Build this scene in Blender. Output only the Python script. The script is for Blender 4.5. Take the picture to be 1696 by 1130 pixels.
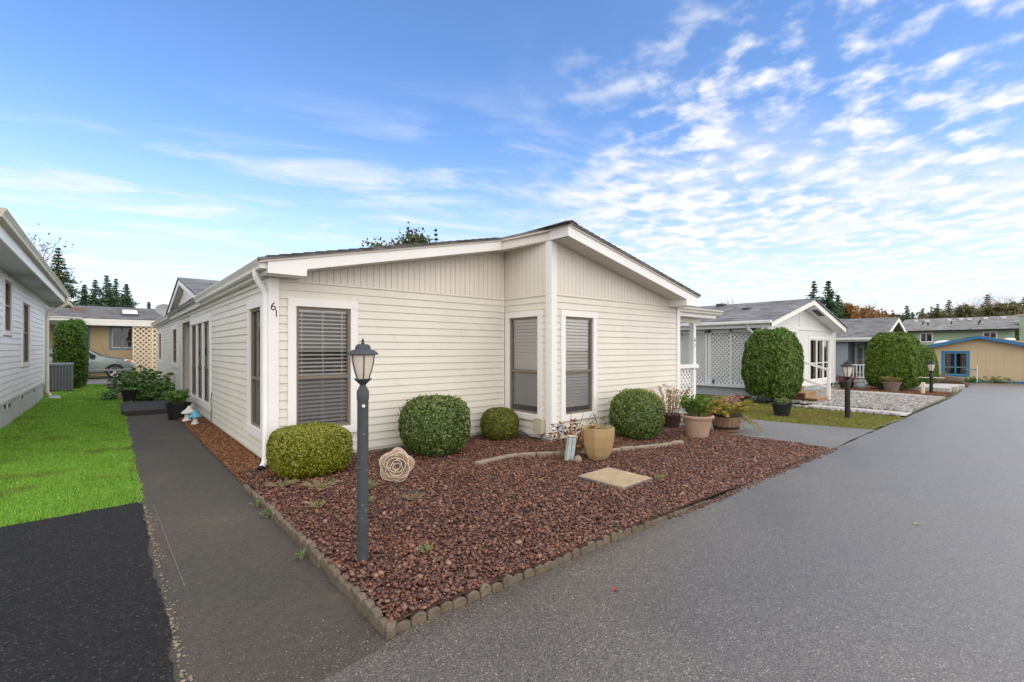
import bpy, bmesh, math, random
import numpy as np
from mathutils import Vector, Matrix
R = math.radians
random.seed(7); rng = np.random.default_rng(7)
for o in list(bpy.data.objects): bpy.data.objects.remove(o)
S = bpy.context.scene; COL = S.collection

# ------------------------------------------------------------------ camera
HEAD = R(49.639)
FW = (math.cos(HEAD), math.sin(HEAD)); RT = (math.sin(HEAD), -math.cos(HEAD))
cd = bpy.data.cameras.new('camera'); cam = bpy.data.objects.new('camera', cd); COL.objects.link(cam)
cd.sensor_width = 36; cd.lens = 36 * 783.6 / 1696; cd.shift_y = 13 / 1696
cd.clip_start = .05; cd.clip_end = 3000
cam.location = (0, 0, 1.6); cam.rotation_euler = (R(90), 0, HEAD - R(90))
S.camera = cam

# ------------------------------------------------------------------ sky and sun
SUN_AZ = math.atan2(-.95, .12)          # direction towards the sun on plan
SUN_EL = R(42)
w = bpy.data.worlds.new('World'); S.world = w; w.use_nodes = True
N = w.node_tree.nodes; L = w.node_tree.links; N.clear()
def wn(t, **k):
    n = N.new(t)
    for a, b in k.items(): setattr(n, a, b)
    return n
def wmath(op, a, b=None, c=None, clamp=False):
    n = wn('ShaderNodeMath', operation=op, use_clamp=clamp)
    for i, v in enumerate((a, b, c)):
        if v is None: continue
        if isinstance(v, (int, float)): n.inputs[i].default_value = v
        else: L.new(v, n.inputs[i])
    return n.outputs[0]
def wramp(v, a, b, lo=0., hi=1.):
    n = wn('ShaderNodeMapRange', interpolation_type='SMOOTHSTEP')
    L.new(v, n.inputs[0])
    for i, q in enumerate((a, b, lo, hi)): n.inputs[1 + i].default_value = q
    return n.outputs[0]
sky = wn('ShaderNodeTexSky', sky_type='NISHITA'); sky.sun_disc = False
sky.sun_elevation = SUN_EL; sky.sun_rotation = R(90) - SUN_AZ
sky.air_density = 1.0; sky.dust_density = .6; sky.ozone_density = 2.5; sky.altitude = 50
hsv = wn('ShaderNodeHueSaturation'); hsv.inputs['Saturation'].default_value = 1.16; hsv.inputs['Value'].default_value = 1.17
L.new(sky.outputs[0], hsv.inputs['Color'])
tc = wn('ShaderNodeTexCoord'); sp = wn('ShaderNodeSeparateXYZ'); L.new(tc.outputs['Generated'], sp.inputs[0])
zc = wmath('ADD', wmath('MAXIMUM', sp.outputs[2], 0.0), .05)
pr = wmath('DIVIDE', wmath('ADD', wmath('MULTIPLY', sp.outputs[0], RT[0]), wmath('MULTIPLY', sp.outputs[1], RT[1])), zc)
pf = wmath('DIVIDE', wmath('ADD', wmath('MULTIPLY', sp.outputs[0], FW[0]), wmath('MULTIPLY', sp.outputs[1], FW[1])), zc)
def wnoise(sx, sy, ang, scale, detail, dist, off, rough=.55):
    c, s_ = math.cos(ang), math.sin(ang)
    a = wmath('ADD', wmath('MULTIPLY', pr, c * sx), wmath('MULTIPLY', pf, s_ * sx))
    b = wmath('ADD', wmath('MULTIPLY', pr, -s_ * sy), wmath('MULTIPLY', pf, c * sy))
    cv = wn('ShaderNodeCombineXYZ'); L.new(a, cv.inputs[0]); L.new(b, cv.inputs[1]); cv.inputs[2].default_value = off
    n = wn('ShaderNodeTexNoise'); L.new(cv.outputs[0], n.inputs['Vector'])
    n.inputs['Scale'].default_value = scale; n.inputs['Detail'].default_value = detail
    n.inputs['Distortion'].default_value = dist; n.inputs['Roughness'].default_value = rough
    return n.outputs['Fac']
puffs = wnoise(1.1, .95, R(-30), 6.2, 5, .10, 3.1, .52)
banks = wnoise(1, 1.2, R(-20), .9, 3, .2, 9.3)
wisps = wnoise(.55, 1.25, R(24), 1.7, 8, .7, 5.7, .62)
behind = wramp(pf, .75, -.5)
right = wmath('MAXIMUM', wramp(pr, -.1, .85), behind)
far = wramp(pf, 1.45, 2.6)
cover_r = wmath('MULTIPLY', right, wramp(wmath('ADD', banks, wmath('ADD', wmath('MULTIPLY', right, .15), wmath('MULTIPLY', behind, .25))), .44, .60))
dens_r = wmath('MULTIPLY', wramp(wmath('ADD', wmath('MULTIPLY', puffs, .8), wmath('ADD', wmath('MULTIPLY', wramp(pf, .8, 3.2), .10), wmath('MULTIPLY', behind, .25))), .37, .60), cover_r)
dens_w = wmath('MULTIPLY', wramp(wisps, .43, .70, 0, .85), wmath('ADD', far, .02, clamp=True))
dens = wmath('SUBTRACT', 1, wmath('MULTIPLY', wmath('SUBTRACT', 1, dens_r), wmath('SUBTRACT', 1, dens_w)))
haze = wmath('POWER', wramp(sp.outputs[2], .44, -.06), 1.25)
ccol = wn('ShaderNodeMix', data_type='RGBA'); L.new(wramp(puffs, .45, .75), ccol.inputs[0])
CLOUD = 4.75
ccol.inputs[6].default_value = (CLOUD * .87, CLOUD * .90, CLOUD * .95, 1); ccol.inputs[7].default_value = (CLOUD * 1.04, CLOUD * 1.01, CLOUD * .97, 1)
hz = wn('ShaderNodeMix', data_type='RGBA'); L.new(wmath('MULTIPLY', haze, .97), hz.inputs[0]); tn = wn('ShaderNodeMix', data_type='RGBA', blend_type='MULTIPLY'); tn.inputs[0].default_value = 1; L.new(hsv.outputs[0], tn.inputs[6]); tn.inputs[7].default_value = (1.0, .94, 1.0, 1); L.new(tn.outputs[2], hz.inputs[6]); hz.inputs[7].default_value = (CLOUD * .80, CLOUD * .89, CLOUD * .99, 1)
mixc = wn('ShaderNodeMix', data_type='RGBA'); L.new(wmath('MULTIPLY', dens, .97), mixc.inputs[0]); L.new(hz.outputs[2], mixc.inputs[6]); L.new(ccol.outputs[2], mixc.inputs[7])
bg = wn('ShaderNodeBackground'); L.new(mixc.outputs[2], bg.inputs[0]); bg.inputs[1].default_value = .10
wo = wn('ShaderNodeOutputWorld'); L.new(bg.outputs[0], wo.inputs[0])

sd = bpy.data.lights.new('sun', 'SUN'); sun = bpy.data.objects.new('sun', sd); COL.objects.link(sun)
sd.energy = 1.5; sd.angle = R(150); sd.color = (1, .91, .80)
sdir = Vector((math.cos(SUN_AZ) * math.cos(SUN_EL), math.sin(SUN_AZ) * math.cos(SUN_EL), math.sin(SUN_EL)))
sun.rotation_euler = sdir.to_track_quat('Z', 'Y').to_euler(); sun.location = (0, 0, 30)
V = S.view_settings; V.view_transform = 'Standard'; V.look = 'None'; V.gamma = 1; V.use_curve_mapping = False; V.exposure = 1.22

# ------------------------------------------------------------------ materials
MATS = {}
def nodes_of(name):
    m = bpy.data.materials.new(name); m.use_nodes = True
    return m, m.node_tree.nodes, m.node_tree.links, m.node_tree.nodes['Principled BSDF']
def ramp(n, stops):
    r = n.new('ShaderNodeValToRGB'); e = r.color_ramp.elements
    while len(e) < len(stops): e.new(.5)
    for q, (p, c) in zip(e, stops): q.position = p; q.color = (*c, 1)
    return r
def noise(n, l, scale, detail=4, vec=None, dist=0, rough=.55):
    t = n.new('ShaderNodeTexNoise'); t.inputs['Scale'].default_value = scale; t.inputs['Detail'].default_value = detail
    t.inputs['Distortion'].default_value = dist; t.inputs['Roughness'].default_value = rough
    if vec is not None: l.new(vec, t.inputs['Vector'])
    return t
def objvec(n, l, scale=(1, 1, 1)):
    t = n.new('ShaderNodeTexCoord'); m = n.new('ShaderNodeMapping'); m.inputs['Scale'].default_value = scale
    l.new(t.outputs['Object'], m.inputs['Vector']); return m.outputs[0]
def bumpit(n, l, b, h, strength, dist=.01):
    u = n.new('ShaderNodeBump'); u.inputs['Strength'].default_value = strength; u.inputs['Distance'].default_value = dist
    l.new(h, u.inputs['Height']); l.new(u.outputs[0], b.inputs['Normal'])
def mixrgb(n, l, f, a, b, mode='MIX'):
    x = n.new('ShaderNodeMix'); x.data_type = 'RGBA'; x.blend_type = mode
    for i, q in ((0, f), (6, a), (7, b)):
        if isinstance(q, (int, float)): x.inputs[i].default_value = q
        elif isinstance(q, tuple): x.inputs[i].default_value = (*q, 1)
        else: l.new(q, x.inputs[i])
    return x.outputs[2]
def sc(c, k): return tuple(min(1, x * k) for x in c)

def M(name, col, rough=.6, var=.12, scale=5, bump=.0, bscale=60, spec=.35, metal=0, stretch=(1, 1, 1), wear=None):
    """plain paint / plastic / wood: two noise scales of tone, optional wear colour and fine relief"""
    if name in MATS: return MATS[name]
    m, n, l, b = nodes_of(name); v = objvec(n, l, stretch)
    t = noise(n, l, scale, 6, v); t2 = noise(n, l, scale * 9, 3, v)
    a = n.new('ShaderNodeMath'); a.operation = 'MULTIPLY_ADD'; l.new(t2.outputs[0], a.inputs[0]); a.inputs[1].default_value = .35; l.new(t.outputs[0], a.inputs[2])
    r = ramp(n, [(.42, sc(col, 1 - var)), (.95, sc(col, 1 + var * .6))]); l.new(a.outputs[0], r.inputs[0]); c = r.outputs[0]
    if wear:
        wt = noise(n, l, scale * 2.2, 8, v, .4, .7); wr = ramp(n, [(wear[1], (0, 0, 0)), (wear[1] + .12, (1, 1, 1))]); l.new(wt.outputs[0], wr.inputs[0])
        c = mixrgb(n, l, wr.outputs[0], c, wear[0])
    l.new(c, b.inputs['Base Color']); b.inputs['Roughness'].default_value = rough; b.inputs['Metallic'].default_value = metal
    b.inputs['Specular IOR Level'].default_value = spec
    if bump: bumpit(n, l, b, noise(n, l, bscale, 5, v).outputs[0], bump)
    MATS[name] = m; return m
def MI(name, cols, rough=.7, spec=.25, trans=0, bump=0, bscale=80, patch=None):
    """many loose pieces: one colour per piece (random per island)"""
    if name in MATS: return MATS[name]
    m, n, l, b = nodes_of(name); g = n.new('ShaderNodeNewGeometry')
    k = len(cols); r = ramp(n, [((i + .0) / max(1, k - 1), c) for i, c in enumerate(cols)]); l.new(g.outputs['Random Per Island'], r.inputs[0])
    c = r.outputs[0]; v = objvec(n, l)
    if patch:
        t = noise(n, l, patch[1], 4, v); pr_ = ramp(n, [(patch[2], (0, 0, 0)), (patch[2] + .16, (1, 1, 1))]); l.new(t.outputs[0], pr_.inputs[0])
        c = mixrgb(n, l, pr_.outputs[0], c, mixrgb(n, l, .75, c, patch[0]))
    l.new(c, b.inputs['Base Color']); b.inputs['Roughness'].default_value = rough; b.inputs['Specular IOR Level'].default_value = spec
    if bump: bumpit(n, l, b, noise(n, l, bscale, 3, v).outputs[0], bump, .004)
    if trans:
        o = n['Material Output']; t = n.new('ShaderNodeBsdfTranslucent'); l.new(c, t.inputs[0]); x = n.new('ShaderNodeMixShader'); x.inputs[0].default_value = trans
        l.new(b.outputs[0], x.inputs[1]); l.new(t.outputs[0], x.inputs[2]); l.new(x.outputs[0], o.inputs[0])
    MATS[name] = m; return m
def asphalt(name, dark, light, fleck, rough, worn=None, gscale=150, spec=.5, bump=.55, bd=.006):
    m, n, l, b = nodes_of(name); v = objvec(n, l)
    vo = n.new('ShaderNodeTexVoronoi'); vo.inputs['Scale'].default_value = gscale; l.new(v, vo.inputs['Vector'])
    hs = n.new('ShaderNodeSeparateColor'); l.new(vo.outputs['Color'], hs.inputs[0])
    r = ramp(n, [(0, dark), (.55, light), (.93, light), (1, fleck)]); l.new(hs.outputs[0], r.inputs[0])
    big = noise(n, l, .55, 6, v, .3); br = ramp(n, [(.32, (.74, .74, .75)), (.7, (1.1, 1.09, 1.07))]); l.new(big.outputs[0], br.inputs[0])
    c = mixrgb(n, l, 1, r.outputs[0], br.outputs[0], 'MULTIPLY')
    fine = noise(n, l, 16, 8, v, 0, .7); fr = ramp(n, [(.3, (.80, .80, .80)), (.7, (1.15, 1.15, 1.15))]); l.new(fine.outputs[0], fr.inputs[0])
    c = mixrgb(n, l, 1, c, fr.outputs[0], 'MULTIPLY')
    if worn:
        wt = noise(n, l, 1.1, 9, v, .5, .72); wr = ramp(n, [(worn[1], (0, 0, 0)), (worn[1] + .16, (worn[2],) * 3)]); l.new(wt.outputs[0], wr.inputs[0])
        c = mixrgb(n, l, wr.outputs[0], c, worn[0])
    l.new(c, b.inputs['Base Color'])
    rr = n.new('ShaderNodeMapRange'); l.new(big.outputs[0], rr.inputs[0]); rr.inputs[1].default_value = .3; rr.inputs[2].default_value = .7; rr.inputs[3].default_value = rough - .07; rr.inputs[4].default_value = rough + .08
    l.new(rr.outputs[0], b.inputs['Roughness']); b.inputs['Specular IOR Level'].default_value = spec
    bumpit(n, l, b, vo.outputs['Distance'], bump, bd)
    MATS[name] = m; return m
def glass(name, tint=(.97, .975, .97), refl=1.0):
    m, n, l, b = nodes_of(name); n.remove(b); o = n['Material Output']
    t = n.new('ShaderNodeBsdfTransparent'); t.inputs[0].default_value = (*tint, 1)
    g = n.new('ShaderNodeBsdfGlossy'); g.inputs['Roughness'].default_value = .015; g.inputs[0].default_value = (refl, refl, refl, 1)
    f = n.new('ShaderNodeFresnel'); f.inputs[0].default_value = 1.6
    x = n.new('ShaderNodeMixShader'); l.new(f.outputs[0], x.inputs[0]); l.new(t.outputs[0], x.inputs[1]); l.new(g.outputs[0], x.inputs[2]); l.new(x.outputs[0], o.inputs[0])
    MATS[name] = m; return m
def screenmat(name):
    m, n, l, b = nodes_of(name); o = n['Material Output']; b.inputs['Base Color'].default_value = (.16, .16, .165, 1); b.inputs['Roughness'].default_value = .8
    t = n.new('ShaderNodeBsdfTransparent'); x = n.new('ShaderNodeMixShader'); x.inputs[0].default_value = .33
    l.new(t.outputs[0], x.inputs[1]); l.new(b.outputs[0], x.inputs[2]); l.new(x.outputs[0], o.inputs[0]); MATS[name] = m; return m
def shingles(name, col, row=.14):
    m, n, l, b = nodes_of(name); v = objvec(n, l)
    # rows follow height on the slope; tabs broken with voronoi cells
    s = n.new('ShaderNodeMapping'); s.inputs['Scale'].default_value = (3.2, 3.2, 24); l.new(v, s.inputs['Vector'])
    vo = n.new('ShaderNodeTexVoronoi'); vo.inputs['Scale'].default_value = 1; l.new(s.outputs[0], vo.inputs['Vector'])
    hs = n.new('ShaderNodeSeparateColor'); l.new(vo.outputs['Color'], hs.inputs[0])
    r = ramp(n, [(0, sc(col, .62)), (.5, col), (1, sc(col, 1.45))]); l.new(hs.outputs[0], r.inputs[0])
    t = noise(n, l, .7, 5, v); tr = ramp(n, [(.3, (.8, .8, .8)), (.7, (1.15, 1.15, 1.15))]); l.new(t.outputs[0], tr.inputs[0])
    l.new(mixrgb(n, l, 1, r.outputs[0], tr.outputs[0], 'MULTIPLY'), b.inputs['Base Color']); b.inputs['Roughness'].default_value = .85
    bumpit(n, l, b, hs.outputs[0], .5, .01); MATS[name] = m; return m

cream = M('cream_vinyl', (.725, .685, .605), .5, .06, 1.3, .06, 220, wear=((.62, .575, .50), .60))
creamb = M('cream_gable', (.735, .685, .61), .5, .05, 1.3, .05, 220)
white = M('white_trim', (.82, .805, .78), .45, .04, 2, .03, 200)
gutterw = M('gutter_paint', (.74, .72, .67), .4, .08, 3, .03, 60, wear=((.45, .42, .36), .66))
bluewhite = M('pale_blue_vinyl', (.87, .865, .85), .5, .05, 1.2, .05, 220)
greyw = M('light_grey_paint', (.74, .745, .725), .6, .06, 2, .04, 120)
greytrim = M('pale_grey_trim', (.74, .745, .735), .55, .05, 2)
slate = M('slate_siding', (.30, .335, .37), .6, .07, 2)
beige = M('beige_panel', (.60, .46, .29), .65, .06, 1, .05, 90)
beige2 = M('tan_panel', (.56, .43, .25), .65, .06, 1, .05, 90)
lattice_m = M('cream_lattice', (.74, .62, .44), .6, .06, 3)
blue = M('blue_paint', (.035, .20, .42), .5, .1, 2)
bluegrey = M('blue_grey_trim', (.20, .29, .34), .6, .08, 2)
green = M('sage_panel', (.34, .42, .29), .65, .07, 1)
soffit = M('soffit_vinyl', (.62, .58, .52), .55, .05, 2)
concrete = M('concrete', (.48, .46, .42), .85, .16, 3, .2, 70, wear=((.22, .21, .18), .60))
skirt_m = M('skirt_plaster', (.36, .34, .30), .85, .2, 3, .25, 50, wear=((.16, .13, .10), .58))
skirt_l = M('skirt_plaster_white', (.58, .59, .57), .8, .12, 2, .15, 40, wear=((.36, .31, .22), .66))
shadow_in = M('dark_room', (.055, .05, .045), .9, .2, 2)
curtain = M('pale_drape', (.40, .37, .33), .9, .15, 6, stretch=(8, 8, .5))
blind = M('blind_slat', (.93, .92, .895), .5, .05, 3)
bronze = M('bronze_frame', (.20, .165, .13), .45, .1, 6)
glassm = glass('window_glass'); screen = screenmat('insect_screen')
iron = M('charcoal_lamp_paint', (.060, .066, .074), .55, .2, 6, .15, 120, wear=((.30, .31, .32), .74))
blackm = M('black_paint', (.018, .018, .02), .5, .15, 8, .1, 90)
rubber = M('black_rubber', (.012, .012, .013), .75, .1, 8)
frost = M('frosted_lamp_glass', (.72, .64, .55), .35, .10, 7, spec=.5, stretch=(1, 1, 3))
roofm = shingles('grey_shingle', (.16, .155, .152)); roof2 = shingles('brown_grey_shingle', (.12, .115, .11)); roof3 = shingles('green_grey_shingle', (.20, .195, .18))
edgeblk = M('edging_concrete', (.16, .125, .09), .9, .38, 9, .6, 60, wear=((.045, .055, .018), .55))
paver = M('tan_paver', (.29, .235, .18), .9, .25, 5, .4, 60)
terra = M('tan_clay', (.42, .28, .20), .75, .12, 4, .08, 60)
gold = M('mustard_glaze', (.41, .285, .14), .42, .10, 5, .05, 80)
plastic = M('black_plastic_pot', (.020, .020, .022), .5, .2, 4)
soil = M('soil', (.045, .03, .02), .95, .3, 14, .6, 60)
wood = M('step_cedar', (.36, .22, .11), .7, .2, 3, .15, 50, stretch=(.6, 6, 6)); wood_d = M('step_brown', (.13, .06, .03), .7, .2, 3, .1, 50)
barrel_m = M('barrel_stave', (.27, .17, .105), .75, .3, 2, .2, 40, stretch=(6, 6, .6)); hoop = M('barrel_hoop', (.025, .022, .02), .6, .2, 9)
bark = M('bark', (.12, .085, .06), .95, .3, 4, .6, 20, stretch=(3, 3, .6)); twig = M('pale_twig', (.30, .25, .20), .9, .2, 6)
acm = M('grey_enamel', (.24, .25, .25), .5, .08, 4); acd = M('dark_coil', (.075, .08, .085), .6, .2, 30)
carp = M('silver_green_car_paint', (.21, .245, .235), .28, .04, 2, spec=.6, metal=.45); chrome = M('alloy', (.62, .62, .62), .35, .08, 6, metal=.7)
carglass = M('car_glass', (.03, .035, .035), .08, .05, 2, spec=.8); amber = M('amber_lens', (.75, .28, .03), .3, .1, 6)

ROAD = asphalt('road_asphalt', (.040, .034, .026), (.138, .119, .093), (.38, .34, .29), .35, spec=.8, bump=.5, bd=.0020)
DRIVE = asphalt('new_black_asphalt', (.009, .0086, .0082), (.023, .022, .021), (.085, .080, .073), .80, gscale=110, spec=.22)
WALK = asphalt('old_walk_asphalt', (.055, .048, .038), (.10, .088, .070), (.22, .19, .15), .72, worn=((.135, .105, .070), .55, .8), gscale=240, spec=.25)
DRIVE2 = asphalt('grey_drive_asphalt', (.13, .128, .122), (.185, .182, .172), (.34, .33, .31), .65)

# ------------------------------------------------------------------ object helpers
ORG = {}
def tag(o, label=None, cat=None, group=None, kind=None):
    if label: o['label'] = label
    if cat: o['category'] = cat
    if group: o['group'] = group
    if kind: o['kind'] = kind
    return o
def thing(name, loc, label, cat, group=None):
    o = bpy.data.objects.new(name, None); o.empty_display_size = .2; COL.objects.link(o); o.location = loc; ORG[o.name] = Vector(loc)
    return tag(o, label, cat, group)
def link(name, me, mat, parent=None, org=None):
    o = bpy.data.objects.new(name, me); COL.objects.link(o)
    if mat is not None and not me.materials: me.materials.append(mat)
    if parent is not None: o.parent = parent; ORG[o.name] = ORG[parent.name]
    else: o.location = org or (0, 0, 0); ORG[o.name] = Vector(org or (0, 0, 0))
    return o
class MB:
    def __init__(s): s.v = []; s.f = []
    def poly(s, pts): i = len(s.v); s.v += [tuple(p) for p in pts]; s.f.append(tuple(range(i, i + len(pts)))); return s
    def hexa(s, p):   # p: 4 bottom ccw, 4 top
        i = len(s.v); s.v += [tuple(q) for q in p]
        s.f += [tuple(i + k for k in q) for q in ((3, 2, 1, 0), (4, 5, 6, 7), (0, 1, 5, 4), (1, 2, 6, 5), (2, 3, 7, 6), (3, 0, 4, 7))]; return s
    def box(s, x0, x1, y0, y1, z0, z1):
        return s.hexa([(x0, y0, z0), (x1, y0, z0), (x1, y1, z0), (x0, y1, z0), (x0, y0, z1), (x1, y0, z1), (x1, y1, z1), (x0, y1, z1)])
    def prism(s, pts, ext):
        i = len(s.v); n = len(pts); e = Vector(ext); s.v += [tuple(p) for p in pts] + [tuple(Vector(p) + e) for p in pts]
        s.f += [tuple(range(i, i + n))[::-1], tuple(range(i + n, i + 2 * n))] + [(i + k, i + (k + 1) % n, i + n + (k + 1) % n, i + n + k) for k in range(n)]; return s
    def tube(s, pts, rad, n=8, cap=True):
        pts = [Vector(p) for p in pts]
        if isinstance(rad, (int, float)): rad = [rad] * len(pts)
        rings = []; up = None
        for k, p in enumerate(pts):
            t = (pts[min(k + 1, len(pts) - 1)] - pts[max(k - 1, 0)]).normalized()
            if up is None: up = t.orthogonal().normalized()
            a = (up - t * up.dot(t)).normalized(); b = t.cross(a); up = a
            i = len(s.v); rings.append(i)
            s.v += [tuple(p + (a * math.cos(q) + b * math.sin(q)) * rad[k]) for q in [2 * math.pi * j / n for j in range(n)]]
        for r0, r1 in zip(rings, rings[1:]):
            s.f += [(r0 + j, r0 + (j + 1) % n, r1 + (j + 1) % n, r1 + j) for j in range(n)]
        if cap: s.f += [tuple(rings[0] + j for j in range(n))[::-1], tuple(rings[-1] + j for j in range(n))]
        return s
    def lathe(s, prof, c=(0, 0, 0), n=24, rot=0, close=True):
        i = len(s.v); m = len(prof)
        for r, z in prof: s.v += [(c[0] + r * math.cos(rot + 2 * math.pi * j / n), c[1] + r * math.sin(rot + 2 * math.pi * j / n), c[2] + z) for j in range(n)]
        for k in range(m - 1): s.f += [(i + k * n + j, i + k * n + (j + 1) % n, i + (k + 1) * n + (j + 1) % n, i + (k + 1) * n + j) for j in range(n)]
        if close: s.f += [tuple(i + j for j in range(n))[::-1], tuple(i + (m - 1) * n + j for j in range(n))]
        return s
    def build(s, name, mat, parent=None, smooth=False, bevel=0, org=None, fix=True):
        o0 = ORG[parent.name] if parent is not None else Vector(org or (0, 0, 0))
        me = bpy.data.meshes.new(name); me.from_pydata([(a - o0.x, b - o0.y, c - o0.z) for a, b, c in s.v], [], s.f)
        if fix:
            bm = bmesh.new(); bm.from_mesh(me); bmesh.ops.recalc_face_normals(bm, faces=bm.faces); bm.to_mesh(me); bm.free()
        if smooth:
            me.shade_smooth()
            try: me.set_sharp_from_angle(angle=R(40))
            except Exception: pass
        me.update(); o = link(name, me, mat, parent, org)
        if bevel:
            b = o.modifiers.new('bevel', 'BEVEL'); b.width = bevel; b.segments = 2; b.limit_method = 'ANGLE'; b.angle_limit = R(40)
        return o
def npmesh(name, verts, faces, mat, parent=None, org=None, smooth=False):
    """verts (n,3); faces (m,k) all the same size k"""
    o0 = ORG[parent.name] if parent is not None else Vector(org or (0, 0, 0))
    verts = np.asarray(verts, dtype=np.float32) - np.array(o0, dtype=np.float32); faces = np.asarray(faces, dtype=np.int32)
    me = bpy.data.meshes.new(name); me.vertices.add(len(verts)); me.vertices.foreach_set('co', verts.ravel())
    k = faces.shape[1]; me.loops.add(faces.size); me.loops.foreach_set('vertex_index', faces.ravel())
    me.polygons.add(len(faces)); me.polygons.foreach_set('loop_start', np.arange(0, faces.size, k, dtype=np.int32))
    try: me.polygons.foreach_set('loop_total', np.full(len(faces), k, dtype=np.int32))
    except Exception: pass
    me.update(calc_edges=True); me.validate()
    if smooth: me.shade_smooth()
    return link(name, me, mat, parent, org)
def copy_tree(root, loc, parent=None):
    c = root.copy(); COL.objects.link(c); c.parent = parent
    if parent is None: c.location = loc; ORG[c.name] = Vector(loc)
    for ch in list(root.children): copy_tree(ch, None, c)
    return c
def structure(o): o['kind'] = 'structure'; return o
def text_mesh(name, s, size, depth, loc, xdir, mat, parent):
    cu = bpy.data.curves.new('t', 'FONT'); cu.body = s; cu.size = size; cu.extrude = depth; cu.align_x = 'CENTER'; cu.align_y = 'CENTER'
    t = bpy.data.objects.new('t', cu); COL.objects.link(t); bpy.context.view_layer.update()
    me = bpy.data.meshes.new_from_object(t.evaluated_get(bpy.context.evaluated_depsgraph_get())); bpy.data.objects.remove(t)
    X = Vector(xdir).normalized(); Z = Vector((0, 0, 1)); Y = X.cross(Z)
    mt = Matrix((X, Z, Y)).transposed().to_4x4(); mt.translation = Vector(loc) - ORG[parent.name]
    me.transform(mt); return link(name, me, mat, parent)
def gz(x): return -.025 * max(0., x - 20)

# ------------------------------------------------------------------ walls
class Wall:
    """axis-aligned wall: u is the world coordinate along it, out is metres proud of its face"""
    def __init__(s, axis, pos, sign): s.axis = axis; s.pos = pos; s.sign = sign
    def p(s, u, out, z):
        return (u, s.pos + s.sign * out, z) if s.axis == 'x' else (s.pos + s.sign * out, u, z)
    def box(s, mb, u0, u1, o0, o1, z0, z1):
        return mb.hexa([s.p(u0, o0, z0), s.p(u1, o0, z0), s.p(u1, o1, z0), s.p(u0, o1, z0), s.p(u0, o0, z1), s.p(u1, o0, z1), s.p(u1, o1, z1), s.p(u0, o1, z1)])
    def poly(s, mb, uz, o0, o1):   # extruded polygon in the wall plane
        a = [s.p(u, o0, z) for u, z in uz]; return mb.prism(a, Vector(s.p(0, o1, 0)) - Vector(s.p(0, o0, 0)))
def core(parent, W, u0, u1, z0, z1, holes, mat, thick=.1, name='wall_panel'):
    us = sorted({u0, u1, *[q for h in holes for q in (h[0], h[1])]}); zs = sorted({z0, z1, *[q for h in holes for q in (h[2], h[3])]})
    mb = MB()
    for a, b in zip(us, us[1:]):
        run = None
        for c, d in list(zip(zs, zs[1:])) + [(None, None)]:
            solid = c is not None and not any(h[0] - 1e-6 <= a and b <= h[1] + 1e-6 and h[2] - 1e-6 <= c and d <= h[3] + 1e-6 for h in holes)
            if solid: run = [run[0], d] if run else [c, d]
            elif run: W.box(mb, a, b, -thick, 0, *run); run = None
    return mb.build(name, mat, parent)
def siding(parent, W, u0, u1, z0, z1, course, holes, mat, lip=.017, name='siding_plank'):
    k = 0
    while z0 + k * course < z1 - .01:
        a = z0 + k * course; b = min(z1, a + course); k += 1
        segs = [(u0, u1)]
        for h in holes:
            if h[2] < b - .01 and h[3] > a + .01:
                segs = [q for s0, s1 in segs for q in ((s0, min(s1, h[0])), (max(s0, h[1]), s1)) if q[1] - q[0] > .01]
        cut = []
        for s0, s1 in segs:      # long courses are lapped from two lengths
            if s1 - s0 > 2.2: q = s0 + (s1 - s0) * random.uniform(.25, .75); cut += [(s0, q, 0.), (q + .0006, s1, .0009)]
            else: cut.append((s0, s1, 0.))
        for s0, s1, pr_ in cut:
            dz = random.uniform(-.001, .001); lp = lip + pr_ + random.uniform(-.0012, .0012)
            mb = MB(); mb.prism([W.p(s0, .001, a + dz), W.p(s0, lp, a + dz), W.p(s0, lp, a + dz + .010), W.p(s0, .0035 + pr_, b + .008), W.p(s0, .001, b + .008)], Vector(W.p(s1, 0, 0)) - Vector(W.p(s0, 0, 0)))
            mb.build(name, mat, parent)
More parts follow.
